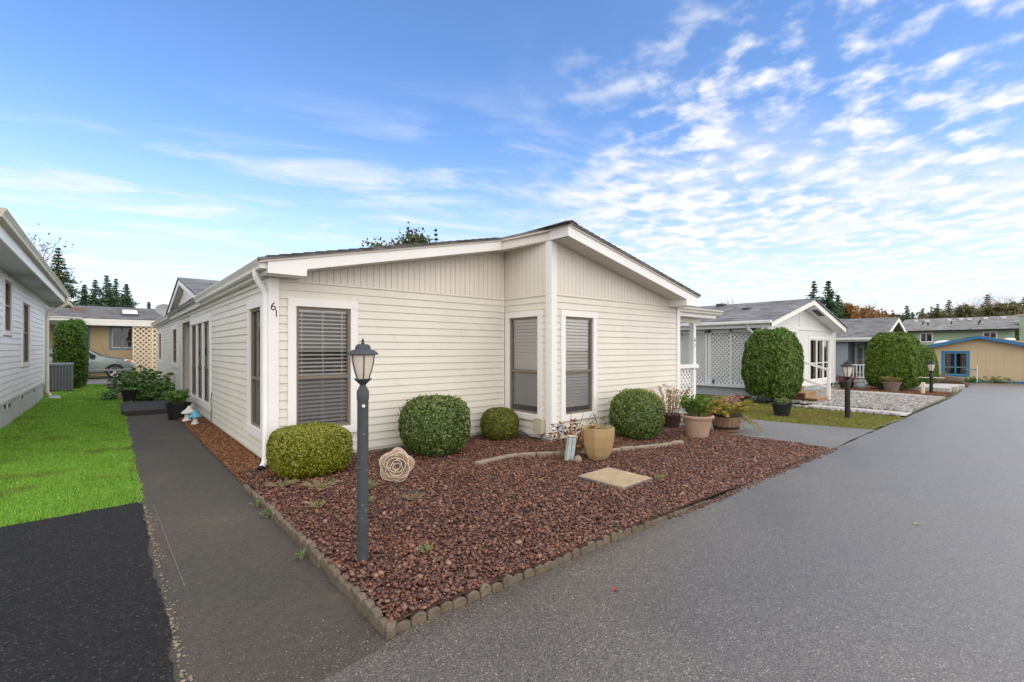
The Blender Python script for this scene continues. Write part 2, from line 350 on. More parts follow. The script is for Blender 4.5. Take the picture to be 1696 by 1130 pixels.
def window(parent, W, u0, u1, z0, z1, tw, rail, mats, cols=1, blinds=None, scr=True, sill=0, depth=.7, fr=.035, drape=False, room=True, trimout=.038, bwidth=.022, tilt=35):
    """(u0,u1,z0,z1): outer edge of the trim; opening is inset by tw. window > trim_board, pane, screen, blinds, interior"""
    a, b, c, d = u0 + tw, u1 - tw, z0 + tw, z1 - tw
    mb = MB()
    W.box(mb, a, a + fr, -.05, .006, c, d); W.box(mb, b - fr, b, -.05, .006, c, d); W.box(mb, a + fr, b - fr, -.05, .005, c, c + fr); W.box(mb, a + fr, b - fr, -.05, .005, d - fr, d)
    rails = rail if isinstance(rail, (list, tuple)) else ([rail] if rail else [])
    for r in rails: W.box(mb, a + fr, b - fr, -.045, .008, r - fr * .55, r + fr * .55)
    win = mb.build('window', mats['frame'], parent)
    def tb(*q, e=0):
        m = MB(); W.box(m, *q); m.build('trim_board', mats['trim'], win, bevel=.004)
    t = trimout
    tb(u0, u0 + tw, .0, t, z0 + tw, z1 - tw); tb(u1 - tw, u1, .0, t, z0 + tw, z1 - tw)
    tb(u0, u1, .0, t + .003, z1 - tw, z1); tb(u0 - sill, u1 + sill, .0, t + .004 + sill * .5, z0, z0 + tw)
    step = (b - a) / cols
    def flip(m):
        if (W.axis == 'x') != (W.sign < 0): m.f = [q[::-1] for q in m.f]
    for k in range(cols):
        p0, p1 = a + step * k, a + step * (k + 1)
        if k: tb(p0 - tw * .38, p0 + tw * .38, -.01, t - .006, c, d)
        m = MB(); m.poly([W.p(p0 + .01, -.028, c + .01), W.p(p1 - .01, -.028, c + .01), W.p(p1 - .01, -.028, d - .01), W.p(p0 + .01, -.028, d - .01)]); flip(m); m.build('pane', glassm, win, fix=False)
        if scr and rails:
            m = MB(); m.poly([W.p(p0 + .01, -.014, c + .01), W.p(p1 - .01, -.014, c + .01), W.p(p1 - .01, -.014, rails[0]), W.p(p0 + .01, -.014, rails[0])]); m.build('screen', screen, win, fix=False)
    if blinds:
        m = MB(); z = d - .06; an = R(tilt); h = bwidth; lift = blinds.get('bottom', c + .02)
        while z > lift:
            x = random.uniform(-.002, .002); co, si = h * math.cos(an), h * math.sin(an)
            m.hexa([W.p(a + .02, -.056 - co, z + si), W.p(b - .02, -.056 - co, z + si + x), W.p(b - .02, -.056 + co, z - si + x), W.p(a + .02, -.056 + co, z - si),
                    W.p(a + .02, -.056 - co, z + si + .002), W.p(b - .02, -.056 - co, z + si + x + .002), W.p(b - .02, -.056 + co, z - si + x + .002), W.p(a + .02, -.056 + co, z - si + .002)])
            z -= blinds['pitch']
        W.box(m, a + .015, b - .015, -.1, -.04, d - .055, d - .01)
        for f in (.12, .5, .86):
            uu = a + (b - a) * f; W.box(m, uu - .003, uu + .003, -.042, -.04, lift, d - .05)
        o = m.build('blinds', blind, win); o['kind'] = 'stuff'
    if drape:
        m = MB(); n = 28
        for s0, s1 in ((a + .01, a + (b - a) * .30), (b - (b - a) * .28, b - .01)):
            pr_ = [(s0 + (s1 - s0) * k / n, -.16 + .03 * math.sin(k * 1.5)) for k in range(n + 1)]
            for (ua, oa), (ub, ob) in zip(pr_, pr_[1:]): m.poly([W.p(ua, oa, c), W.p(ub, ob, c), W.p(ub, ob, d), W.p(ua, oa, d)])
        m.build('drape', curtain, win, fix=False)
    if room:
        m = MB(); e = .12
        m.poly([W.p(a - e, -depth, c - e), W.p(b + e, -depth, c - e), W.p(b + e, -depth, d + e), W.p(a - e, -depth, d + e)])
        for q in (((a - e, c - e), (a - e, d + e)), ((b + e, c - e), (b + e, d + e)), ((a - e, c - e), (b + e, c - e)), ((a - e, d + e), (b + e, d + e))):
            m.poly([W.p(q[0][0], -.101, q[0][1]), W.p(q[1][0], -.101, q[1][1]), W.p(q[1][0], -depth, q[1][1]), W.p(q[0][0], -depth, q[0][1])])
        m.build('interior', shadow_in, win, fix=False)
    return (a, b, c, d)
def hole(u0, u1, z0, z1, tw): return (u0 + tw - .004, u1 - tw + .004, z0 + tw - .004, z1 - tw + .004)
def boards(parent, W, u0, u1, zlo, ztop, pitch, mat, name='gable_board', skip=None):
    n = max(1, round((u1 - u0) / pitch)); st = (u1 - u0) / n
    for k in range(n):
        a, b = u0 + k * st + .003, u0 + (k + 1) * st - .003
        ta, tb = ztop(a), ztop(b)
        if max(ta, tb) - zlo < .02: continue
        ta, tb = max(ta, zlo + .004), max(tb, zlo + .004)
        m = MB(); W.poly(m, [(a, zlo), (b, zlo), (b, tb), (a, ta)], .002, .014 + random.uniform(0, .0012)); m.build(name, mat, parent)
def lattice(parent, W, u0, u1, z0, z1, pitch, wid, mat, out=.0, name='lattice'):
    m = MB()
    def clip(c, s):   # line z = s*(u)+c inside the rectangle
        pts = []
        for u in (u0, u1):
            z = s * u + c
            if z0 <= z <= z1: pts.append((u, z))
        for z in (z0, z1):
            u = (z - c) / s
            if u0 < u < u1: pts.append((u, z))
        pts = sorted(set(pts)); return (pts[0], pts[-1]) if len(pts) >= 2 else None
    d = pitch * math.sqrt(2)
    for s, o in ((1, out), (-1, out + .008)):
        cs = [z - s * u for u in (u0, u1) for z in (z0, z1)]; c = min(cs)
        while c < max(cs):
            q = clip(c, s); c += d
            if not q or q[1][0] - q[0][0] < .02: continue
            (a, za), (b, zb) = q; t = wid * .5 * math.sqrt(.5); dz = s
            W.poly(m, [(a + t, za - t * s), (b + t, zb - t * s), (b - t, zb + t * s), (a - t, za + t * s)], o, o + .007)
    ob = m.build(name, mat, parent); ob['kind'] = 'stuff'; return ob
def plank(parent, W, uz, o0, o1, mat, name, bevel=.003):
    m = MB(); W.poly(m, uz, o0, o1); return m.build(name, mat, parent, bevel=bevel)

# ------------------------------------------------------------------ ground, road, paths
def jag(p0, p1, step=.06, amp=.012):
    n = max(1, int(math.dist(p0, p1) / step)); dx, dy = p1[0] - p0[0], p1[1] - p0[1]; ln = math.hypot(dx, dy)
    out = []; q = 0
    for k in range(n):
        t = k / n; q = .6 * q + random.uniform(-amp, amp); out.append((p0[0] + dx * t - dy / ln * q, p0[1] + dy * t + dx / ln * q))
    return out
def sheet(name, polys, dz, mat):
    m = MB()
    for p in polys: m.poly([(x, y, gz(min(x, 50)) + dz) for x, y in p])
    return structure(m.build(name, mat, fix=False))
dirt = M('dirt_and_moss_ground', (.10, .10, .05), .95, .35, .8, .4, 20, wear=((.07, .11, .025), .5))
sheet('ground', [[(-900, -900), (20, -900), (20, 1200), (-900, 1200)], [(20, -900), (50, -900), (50, 1200), (20, 1200)], [(50, -900), (1500, -900), (1500, 1200), (50, 1200)]], -.03, dirt)
edge = jag((20, 2.45), (8.6, 2.44), .09, .012) + jag((8.6, 2.455), (1.22, 2.465), .05, .006) + jag((1.2, 2.42), (1.1, 2.40), .05, .007) + jag((1.1, 2.38), (.3, 2.27), .05, .01)
sheet('road', [[(-40, -60), (20, -60)] + edge + [(.2, 2.2), (-40, 2.2)], [(20, -60), (43.6, -60), (43.6, 3.6), (36, 3.5), (30, 3.15), (25, 2.75), (20, 2.45)]], 0, ROAD)
walkpoly = [(1.21, 2.1), (1.21, 14.6), (.24, 14.6), (.24, 6.22), (.10, 6.2), (.10, 2.1)]
sheet('walkway', [walkpoly[:]], -.004, WALK)
# the road laps over the walk's end; the new black drive laps over its side
drv = [(-40, 6.15)] + jag((-3, 6.05), (-.75, 6.2), .08, .02) + jag((-.75, 6.2), (.25, 6.28), .06, .015) + jag((.245, 6.25), (.255, 1.6), .05, .014) + [(.2, 0.), (-40, 0.)]
structure(sheet('black_driveway', [drv[::-1]], .005, DRIVE))
sheet('side_driveway', [[(8.5, 2.46)] + jag((8.6, 2.46), (11.55, 2.46), .1, .015) + [(11.5, 2.47)] + jag((11.5, 2.5), (11.1, 3.7), .1, .03) + [(11.0, 5.2), (12.4, 6.4), (12.4, 12), (9.3, 12), (9.3, 6.6), (8.5, 5.6)]], .004, DRIVE2)
lawn_m = M('lawn_soil', (.045, .085, .012), .95, .3, 3, .4, 60)
sheet('lawn', [[(-1.7, 6.0), (.24, 6.26), (.24, 14.4), (.21, 22.4), (-.3, 27.8), (-1.7, 28.2)]], -.012, lawn_m)
moss = M('mossy_turf', (.10, .13, .022), .95, .3, 2.2, .4, 60, wear=((.21, .14, .055), .50))
sheet('grass_verge', [[(11.5, 2.52)] + jag((11.55, 2.5), (14.1, 2.45), .12, .03) + [(14.1, 2.5), (14.2, 5.0), (15.6, 6.4), (15.9, 8), (11.9, 8), (11.9, 6.2), (11.0, 5.2), (11.1, 3.7)]], .0, moss)
sheet('stone_path', [[(14.35, 2.50), (15.25, 2.52), (15.35, 4.75), (14.6, 4.75)]], .012, concrete)
grav_g = M('river_gravel_ground', (.22, .205, .185), .9, .3, 20, .5, 40)
sheet('gravel_yard', [[(15.3, 2.55), (20, 2.55), (20, 6.4), (15.45, 6.4)], [(20, 2.55), (20.75, 2.6), (20.95, 6.4), (20, 6.4)]], .006, grav_g)
sheet('concrete_path', [[(20.85, 2.62), (21.6, 2.72), (23.6, 6.3), (24.4, 9), (22.5, 9), (21.1, 6.3)]], .012, concrete)
bark_g = M('red_bark_ground', (.11, .05, .035), .95, .35, 12, .5, 40)
sheet('bark_strip', [[(21.65, 2.75), (24.6, 2.85), (25.4, 5.2), (30, 5.9), (30, 6.4), (23.6, 6.4)]], .010, bark_g)
sheet('carport_drive', [[(-12, 28.8), (3.8, 28.8), (3.8, 36), (-12, 36)]], -.01, DRIVE2)
sheet('back_bed', [[(-1.6, 28.05), (-.3, 27.75), (.3, 22.5), (3.5, 22.5), (3.5, 28.8), (-1.6, 28.8)]], -.006, bark_g)
pad = thing('concrete_pad', (28, 4, gz(28)), 'low raised concrete parking pad at the road beside the far lamp post', 'slab')
for k, (a, b) in enumerate(((25.4, 27.5), (27.52, 29.6), (29.62, 31.4))):
    m = MB(); m.hexa([(a, 3.05, gz(a) - .05), (b, 3.25, gz(b) - .05), (b, 5.4, gz(b) - .05), (a, 5.4, gz(a) - .05), (a, 3.05, gz(a) + .17), (b, 3.25, gz(b) + .17), (b, 5.4, gz(b) + .17), (a, 5.4, gz(a) + .17)]); m.build('slab', concrete, pad, bevel=.01)

# planter bed: a low mound behind the edging
def xr(y): return 8.72 + .10 * (y - 2.5) + .05 * math.sin(y * 3)
def bedz(x, y):
    h = .066
    if x > 4.4: h = .066 - .058 * min(1, max(0, 1 - (y - 2.44) / .55)) * min(1, (x - 4.4) / 1.5)
    d = xr(y) - x; h = min(h, .012 + max(0, d) * .16)
    return h + .012 * math.sin(x * 2.3 + y * 1.7) * math.cos(y * 2.9 - x)
m = MB(); nx, ny = 70, 44
for j in range(ny + 1):
    y = 2.46 + (6.74 - 2.46) * j / ny
    for i in range(nx + 1):
        x = 1.22 + (xr(y) - 1.22) * i / nx; m.v.append((x, y, bedz(x, y) - .012))
for j in range(ny):
    for i in range(nx): a = j * (nx + 1) + i; m.f.append((a, a + 1, a + nx + 2, a + nx + 1))
lava_g = M('lava_bed_ground', (.075, .035, .028), .95, .35, 14, .7, 45)
structure(m.build('planter_bed', lava_g, smooth=True, fix=False))
m = MB()
m.hexa([(1.21, 6.7, -.02), (1.6, 6.7, -.02), (1.6, 14.5, -.02), (1.21, 14.5, -.02), (1.21, 6.7, .012), (1.6, 6.7, .07), (1.6, 14.5, .06), (1.21, 14.5, .012)])
mulch_g = M('mulch_ground', (.12, .055, .03), .95, .35, 14, .6, 40)
structure(m.build('mulch_bed', mulch_g))

# ------------------------------------------------------------------ loose rock, chips, grass (uncountable)
def ico():
    bm = bmesh.new(); bmesh.ops.create_icosphere(bm, subdivisions=1, radius=1); v = np.array([q.co[:] for q in bm.verts]); f = np.array([[q.index for q in a.verts] for a in bm.faces]); bm.free(); return v, f
ICO_V, ICO_F = ico()
def rotmats(n):
    q = rng.normal(size=(n, 4)); q /= np.linalg.norm(q, axis=1)[:, None]; a, b, c, d = q.T
    return np.stack([np.stack([1 - 2 * (c * c + d * d), 2 * (b * c - a * d), 2 * (b * d + a * c)], -1), np.stack([2 * (b * c + a * d), 1 - 2 * (b * b + d * d), 2 * (c * d - a * b)], -1), np.stack([2 * (b * d - a * c), 2 * (c * d + a * b), 1 - 2 * (b * b + c * c)], -1)], 1)
def rocks(name, pos, size, mat, squash=.75, jitter=.28):
    n = len(pos); v = ICO_V[None] * (1 + rng.uniform(-jitter, jitter, (n, 12, 1))) * np.stack([rng.uniform(.8, 1.25, n), rng.uniform(.7, 1.1, n), rng.uniform(.5, .9, n)], -1)[:, None, :]
    v = np.einsum('nij,nkj->nki', rotmats(n), v) * np.asarray(size)[:, None, None]; v[:, :, 2] *= squash; v += np.asarray(pos)[:, None, :]
    f = ICO_F[None] + (np.arange(n) * 12)[:, None, None]
    return npmesh(name, v.reshape(-1, 3), f.reshape(-1, 3), mat)
lava_m = MI('lava_rock', [(0.028, 0.014, 0.011), (0.045, 0.022, 0.015), (0.088, 0.032, 0.020), (0.148, 0.052, 0.028), (0.069, 0.035, 0.027), (0.203, 0.073, 0.034), (0.101, 0.042, 0.028), (0.230, 0.094, 0.048), (0.120, 0.066, 0.048), (0.295, 0.169, 0.107), (0.167, 0.058, 0.030), (0.092, 0.044, 0.033)], .50, .5, bump=.5, bscale=130, patch=((.24, .085, .04), .9, .60))
P_ = []
NR = 60000
xs = rng.uniform(1.212, 9.1, NR * 2); ys = 2.478 + (6.72 - 2.478) * rng.random(NR * 2) ** 1.25
ok = np.array([x < xr(y) + rng.normal(0, .035) and not (x > 5.5 and y > 5.5) for x, y in zip(xs, ys)])
xs, ys = xs[ok][:NR], ys[ok][:NR]
sz = np.clip(rng.lognormal(math.log(.0120), .36, len(xs)), .008, .034)
zz = np.array([bedz(x, y) for x, y in zip(xs, ys)]) + rng.uniform(-.012, .012, len(xs))
tag(rocks('lava_rock', np.stack([xs, ys, zz], -1), sz, lava_m), 'dark red lava rock covering the front planting bed', 'lava rock', kind='stuff')
n = 900; xs = rng.uniform(1.3, 8.9, n); ys = 2.45 - np.abs(rng.normal(0, .035, n)); keep = xs > 4.0
tag(rocks('stray_lava_rock', np.stack([xs, ys, np.full(n, .008)], -1)[keep], rng.uniform(.006, .015, n)[keep], lava_m), 'small red stones spilled along the road edge', 'stones', kind='stuff')
riv_m = MI('river_stone', [(.10, .095, .09), (.22, .205, .185), (.32, .30, .27), (.16, .15, .15), (.42, .40, .36), (.27, .23, .18), (.5, .48, .44)], .6, .4)
n = 9000; xs = rng.uniform(15.35, 20.85, n); ys = rng.uniform(2.62, 6.35, n); sz = rng.uniform(.03, .062, n)
tag(rocks('river_stone', np.stack([xs, ys, np.array([gz(x) for x in xs]) + .02], -1), sz, riv_m, .8, .12), 'grey and tan river stones filling the neighbour yard', 'river stones', kind='stuff')
n = 700; t = rng.random(n); xs = 14.22 + rng.normal(0, .07, n) + .2 * t; ys = 2.6 + 2.9 * t
tag(rocks('path_edge_stone', np.stack([xs, ys, np.full(n, .03)], -1), rng.uniform(.03, .06, n), riv_m, .8, .12), 'row of small grey stones between mossy verge and concrete path', 'stones', kind='stuff')
chip_m = MI('bark_chip', [(0.120, 0.048, 0.024), (0.240, 0.102, 0.048), (0.066, 0.034, 0.022), (0.324, 0.150, 0.072), (0.180, 0.072, 0.036), (0.408, 0.228, 0.120)], .85, .2)
def chips(name, xs, ys, zs, mat, ln=(.015, .045)):
    n = len(xs); a = ICO_V[None] * np.stack([rng.uniform(*ln, n), rng.uniform(.006, .014, n), rng.uniform(.003, .006, n)], -1)[:, None, :]
    th = rng.uniform(0, 6.28, n); ti = rng.normal(0, .35, n); c, s_, ct, st = np.cos(th), np.sin(th), np.cos(ti), np.sin(ti)
    x = a[..., 0] * ct[:, None] - a[..., 2] * st[:, None]; z = a[..., 0] * st[:, None] + a[..., 2] * ct[:, None]; y = a[..., 1]
    v = np.stack([x * c[:, None] - y * s_[:, None], x * s_[:, None] + y * c[:, None], z], -1) + np.stack([xs, ys, zs], -1)[:, None, :]
    return npmesh(name, v.reshape(-1, 3), (ICO_F[None] + (np.arange(n) * 12)[:, None, None]).reshape(-1, 3), mat)
n = 9000; ys = 6.3 + 8.1 * rng.random(n) ** 1.3; xs = rng.uniform(1.2, 1.58, n); zs = .014 + (xs - 1.21) * .14 + rng.uniform(0, .014, n)
tag(chips('bark_mulch', xs, ys, zs, chip_m), 'orange brown bark mulch strip between house and walkway', 'mulch', kind='stuff')
n = 3000; ys = rng.uniform(2.9, 6.2, n); xs = rng.uniform(22.3, 25.3, n)
tag(chips('red_mulch', xs, ys, np.array([gz(x) for x in xs]) + .02, chip_m, (.03, .07)), 'red bark mulch around the far lamp post', 'mulch', kind='stuff')

crumb_m = MI('tan_crumb', [(0.210, 0.168, 0.112), (0.294, 0.245, 0.175), (0.140, 0.112, 0.077), (0.350, 0.301, 0.224)], .9, .2)
n = 520; ys = rng.uniform(2.3, 6.15, n); xs = .262 + np.abs(rng.normal(0, .016, n)) * (1 + .9 * np.sin(ys * 3.1) ** 2); k = rng.random(n) < .35 + .65 * (np.sin(ys * 4.3) * np.sin(ys * 1.9 + 1) > -.1)
tag(rocks('asphalt_crumbs', np.stack([xs, ys, np.full(n, .000)], -1)[k], rng.uniform(.004, .013, n)[k], crumb_m, .35), 'pale tan crumbs along the seam of walkway and black driveway', 'crumbs', kind='stuff')
n = 500; xs = rng.uniform(.28, 1.15, n); ys = 2.2 + np.abs(rng.normal(.0, .28, n)) + .10 * (xs - .3)
tag(rocks('path_grit', np.stack([xs, ys, np.full(n, -.001)], -1), rng.uniform(.002, .006, n), crumb_m, .5), 'fine tan grit at the road end of the walkway', 'grit', kind='stuff')
m = MB()
for k in range(22):
    y0 = 6.05 - k * .1; x0 = .335 + .002 * k
    if random.random() < .8: m.poly([(x0, y0, .0005), (x0 + .010, y0, .0005), (x0 + .012, y0 - .085, .0005), (x0 + .002, y0 - .085, .0005)])
structure(m.build('chalk_line', M('chalk_grey', (.145, .128, .105), .9, .3, 30), fix=False))
def blades(name, xs, ys, zs, h, wd, mat, lean=.45, parent=None):
    n = len(xs); th = rng.uniform(0, 6.28, n); c, s_ = np.cos(th), np.sin(th); l = rng.normal(0, lean, (n, 2)) * h[:, None]
    b = np.stack([xs, ys, zs], -1); d = np.stack([c * wd, s_ * wd, np.zeros(n)], -1)
    mid = b + np.stack([l[:, 0] * .35, l[:, 1] * .35, h * .6], -1); tip = b + np.stack([l[:, 0], l[:, 1], h], -1)
    v = np.stack([b - d, b + d, mid + d * .7, tip, mid - d * .7], 1)
    f = np.array([[0, 1, 2], [0, 2, 4], [4, 2, 3]])[None] + (np.arange(n) * 5)[:, None, None]
    return npmesh(name, v.reshape(-1, 3), f.reshape(-1, 3), mat, parent)
grass_m = MI('lawn_grass', [(0.108, 0.254, 0.035), (0.216, 0.439, 0.046), (0.309, 0.591, 0.065), (0.154, 0.321, 0.039), (0.432, 0.675, 0.118), (0.256, 0.506, 0.057)], .6, .3, .3, patch=((.20, .22, .05), 1.6, .54))
n1, n2, n3 = 80000, 45000, 22000
ys = np.concatenate([6.2 + 4.6 * rng.random(n1) ** 1.1, rng.uniform(10.8, 17, n2), rng.uniform(17, 28, n3)])
xs = rng.uniform(-1.62, .25, len(ys)); xs = np.where(xs > .2, xs + np.abs(rng.normal(0, .018, len(xs))), xs)
lim = 6.2 + .08 * np.clip(xs + .75, -1, 2) + rng.normal(0, .035, len(xs)) + .03 * np.sin(xs * 9); k = ys > lim; xs, ys = xs[k], ys[k]
k = ~((ys > 22.4) & (xs > .22 - .095 * (ys - 22.4))); xs, ys = xs[k], ys[k]
h = (.030 + .0018 * (ys - 6)) * (1 + .35 * np.sin(xs * 5.1 + 1.3 * np.sin(ys * 2.3)) * np.sin(ys * 3.7 + xs)) * rng.uniform(.6, 1.35, len(xs)); wd = .0022 + .00055 * (ys - 6)
h *= 1 + .18 * np.sin(xs * 7.5); tag(blades('lawn_grass', xs, ys, np.full(len(xs), -.012), h, wd, grass_m), 'bright green mown lawn between the two houses', 'grass', kind='stuff')
moss_m = MI('verge_grass', [(0.105, 0.165, 0.018), (0.180, 0.240, 0.030), (0.300, 0.240, 0.075), (0.240, 0.300, 0.045), (0.390, 0.285, 0.120), (0.150, 0.225, 0.022)], .7, .2, .25, patch=((.24, .16, .06), .9, .47))
n = 26000; xs = rng.uniform(11.1, 14.3, n); ys = rng.uniform(2.55, 6.4, n); k = (xs > 11.55 - .2 * np.clip(ys - 2.5, 0, 2.4)) & (xs < 14.1 + .06 * (ys - 2.5)); xs, ys = xs[k], ys[k]
tag(blades('verge_grass', xs, ys, np.full(len(xs), 0.), rng.uniform(.012, .045, len(xs)), np.full(len(xs), .006), moss_m, .7), 'mossy yellow green grass verge by the second lamp post', 'grass', kind='stuff')

# edging blocks: scalloped concrete, one object each
def edging_block(parent, c, along, ln, h, th, z0):
    """half-round topped block; along = unit direction on plan"""
    nn = 7; a = Vector((along[0], along[1], 0)); p = Vector((-along[1], along[0], 0)); C = Vector((c[0], c[1], z0)); t = random.uniform(-.012, .012)
    prof = [(-ln / 2, 0)] + [(-ln / 2 * math.cos(math.pi * k / nn), h * .60 + h * .40 * math.sin(math.pi * k / nn) + t * (k / nn - .5)) for k in range(nn + 1)] + [(ln / 2, 0)]
    m = MB(); m.prism([C + a * u - p * th / 2 + Vector((0, 0, z)) for u, z in prof], p * th); return m.build('edging_block', edgeblk, parent, bevel=.006)
ew = thing('walkway_edging', (1.2, 4.3, 0), 'mossy scalloped concrete edging between black walkway and red rock', 'edging')
y = 2.515
while y < 6.2:
    ln = random.uniform(.098, .112); edging_block(ew, (1.195 + random.uniform(-.01, .01), y), (random.uniform(-.05, .05), 1), ln, random.uniform(.075, .100) * (1 if y < 5 else max(.55, 1 - (y - 5) * .35)), .048, -.015); y += ln + .002
edging_block(ew, (1.205, 2.462), (.6, .8), .085, .085, .05, -.015)
er = thing('roadside_edging', (2.9, 2.46, 0), 'scalloped concrete edging along the road in front of the red rock', 'edging')
x = 1.272
while x < 4.75:
    ln = random.uniform(.085, .100); edging_block(er, (x, 2.475 + random.uniform(-.008, .008)), (1, random.uniform(-.05, .05)), ln, (.072 + random.uniform(-.014, .008)) * (1 if x < 3.2 else max(.3, 1 - (x - 3.2) * .42)), .052, -.012); x += ln + .004
# curved inner border of flat pavers
bp = thing('curved_paver_border', (5.2, 4.7, .08), 'thin curved line of flat tan pavers across the red rock', 'border')
ctrl = [(3.68, 5.06), (4.1, 5.12), (4.5, 5.10), (4.95, 4.80), (5.4, 4.5), (5.9, 4.33), (6.5, 4.18), (7.2, 4.06)]
pts = []
for (a, b), (c, d) in zip(ctrl, ctrl[1:]):
    for t in np.linspace(0, 1, 8, endpoint=False): pts.append((a + (c - a) * t, b + (d - b) * t))
acc = [0]
for p, q in zip(pts, pts[1:]): acc.append(acc[-1] + math.dist(p, q))
s_ = 0
while s_ + .26 < acc[-1]:
    def at(s): return (np.interp(s, acc, [p[0] for p in pts]), np.interp(s, acc, [p[1] for p in pts]))
    a, b = at(s_ + .008), at(s_ + .255); d = Vector((b[0] - a[0], b[1] - a[1], 0)).normalized(); p = Vector((-d.y, d.x, 0)) * .045
    z = bedz(*a); A, B = Vector((*a, z - .04)), Vector((*b, z - .04)); u = Vector((0, 0, .085 + random.uniform(-.012, .006)))
    m = MB(); m.hexa([A - p, B - p, B + p, A + p, A - p + u, B - p + u, B + p + u, A + p + u]); m.build('paver', paver, bp, bevel=.006); s_ += .262

# ------------------------------------------------------------------ main house
H = thing('cream_house', (5.5, 12, 0), 'cream vinyl sided manufactured house numbered 61 with stepped gable front', 'house')
RX = 5.5
def zt(x): return 3.53 - .214 * abs(x - RX)
wm = dict(frame=bronze, trim=white)
FL = Wall('x', 6.7, -1); RTN = Wall('y', 5.52, -1); FR = Wall('x', 5.5, -1); LW = Wall('y', 1.58, -1); RW = Wall('y', 9.42, 1)
w1 = (1.79, 2.74, .40, 2.275); w2 = (5.69, 6.645, .385, 2.255); w3 = (5.725, 6.65, .385, 2.25)
wl1 = (6.93, 7.88, .37, 2.30); wl2 = (11.26, 14.40, .33, 2.32); wl3 = (17.45, 18.98, 1.03, 2.34); wl4 = (23.2, 24.75, 1.03, 2.34)
TW = .105; Z0 = .139; CO = .112
core(H, FL, 1.58, 5.62, .1, 2.5, [hole(*w1, TW)], cream); core(H, RTN, 5.5, 6.7, .1, 2.5, [hole(*w2, TW)], cream); core(H, FR, 5.62, 9.42, .1, 2.5, [hole(*w3, TW)], cream)
core(H, LW, 6.8, 14.46, .1, 2.5, [hole(*wl1, .13), hole(*wl2, .14)], cream); core(H, LW, 16.42, 25.4, .1, 2.5, [hole(*wl3, .13), hole(*wl4, .13)], cream); core(H, RW, 5.6, 25.4, .1, 2.5, [], cream)
core(H, LW, 14.46, 16.42, 2.33, 2.5, [], cream)
siding(H, FL, 1.675, 5.50, Z0, 2.50, CO, [(w1[0] + .03, w1[1] - .03, w1[2] + .08, w1[3] - .08)], cream)
siding(H, RTN, 5.60, 6.68, Z0, 2.50, CO, [(w2[0] + .03, w2[1] - .03, w2[2] + .08, w2[3] - .08)], cream)
siding(H, FR, 5.615, 9.33, Z0, 2.50, CO, [(w3[0] + .03, w3[1] - .03, w3[2] + .08, w3[3] - .08)], cream)
siding(H, LW, 6.79, 14.36, Z0, 2.50, CO, [(wl1[0] + .03, wl1[1] - .03, wl1[2] + .1, wl1[3] - .1), (wl2[0] + .03, wl2[1] - .03, wl2[2] + .1, wl2[3] - .1)], cream)
siding(H, LW, 16.52, 25.32, Z0, 2.50, CO, [(wl3[0] + .03, wl3[1] - .03, wl3[2] + .1, wl3[3] - .1), (wl4[0] + .03, wl4[1] - .03, wl4[2] + .1, wl4[3] - .1)], cream)
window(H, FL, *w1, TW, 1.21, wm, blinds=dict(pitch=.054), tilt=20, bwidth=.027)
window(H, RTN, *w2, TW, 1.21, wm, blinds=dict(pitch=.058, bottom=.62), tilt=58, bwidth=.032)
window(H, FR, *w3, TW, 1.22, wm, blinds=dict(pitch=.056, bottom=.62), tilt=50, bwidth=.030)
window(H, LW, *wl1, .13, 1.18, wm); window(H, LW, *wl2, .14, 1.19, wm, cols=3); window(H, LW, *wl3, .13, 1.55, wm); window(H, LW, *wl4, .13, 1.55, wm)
# gable panels and boards
for W, uz in ((FL, [(1.58, 2.5), (5.62, 2.5), (5.62, 3.38), (1.58, 2.53)]), (FR, [(5.62, 2.5), (9.42, 2.5), (9.42, 2.53), (5.62, 3.38)])):
    mb = MB(); W.poly(mb, uz, -.1, -.001); mb.build('gable_panel', creamb, H)
mb = MB(); RTN.poly(mb, [(5.5, 2.5), (6.7, 2.5), (6.7, 3.40), (5.5, 3.40)], -.1, -.001); mb.build('gable_panel', creamb, H)
boards(H, FL, 1.62, 5.50, 2.515, lambda x: zt(x) - .15, .098, creamb)
boards(H, FR, 5.615, 9.33, 2.515, lambda x: zt(x) - .15, .098, creamb)
boards(H, RTN, 5.595, 6.685, 2.515, lambda y: 3.385, .098, creamb)
for W, a, b in ((FL, 1.675, 5.5), (RTN, 5.6, 6.68), (FR, 5.615, 9.33)):
    mb = MB(); W.box(mb, a, b, .002, .022, 2.487, 2.516); mb.build('belt_trim', creamb, H, bevel=.003)
# corner boards
def cboard(W, a, b, z0, z1, out=.034, mat=white):
    mb = MB(); W.box(mb, a, b, .0, out, z0, z1); mb.build('corner_board', mat, H, bevel=.004)
cboard(FL, 1.553, 1.68, .09, 2.52); cboard(LW, 6.70, 6.80, .09, 2.50)
cboard(FR, 5.493, 5.622, .15, 3.375); cboard(RTN, 5.50, 5.60, .15, 3.375); cboard(FR, 9.33, 9.447, .12, 2.5); cboard(RW, 5.5, 5.6, .12, 2.5)
cboard(FL, 5.475, 5.497, .13, 2.49, .022); cboard(LW, 25.3, 25.42, .1, 2.5); cboard(LW, 14.36, 14.46, .1, 2.5, .026)
cboard(LW, 16.30, 16.42, .05, 2.34, .03)
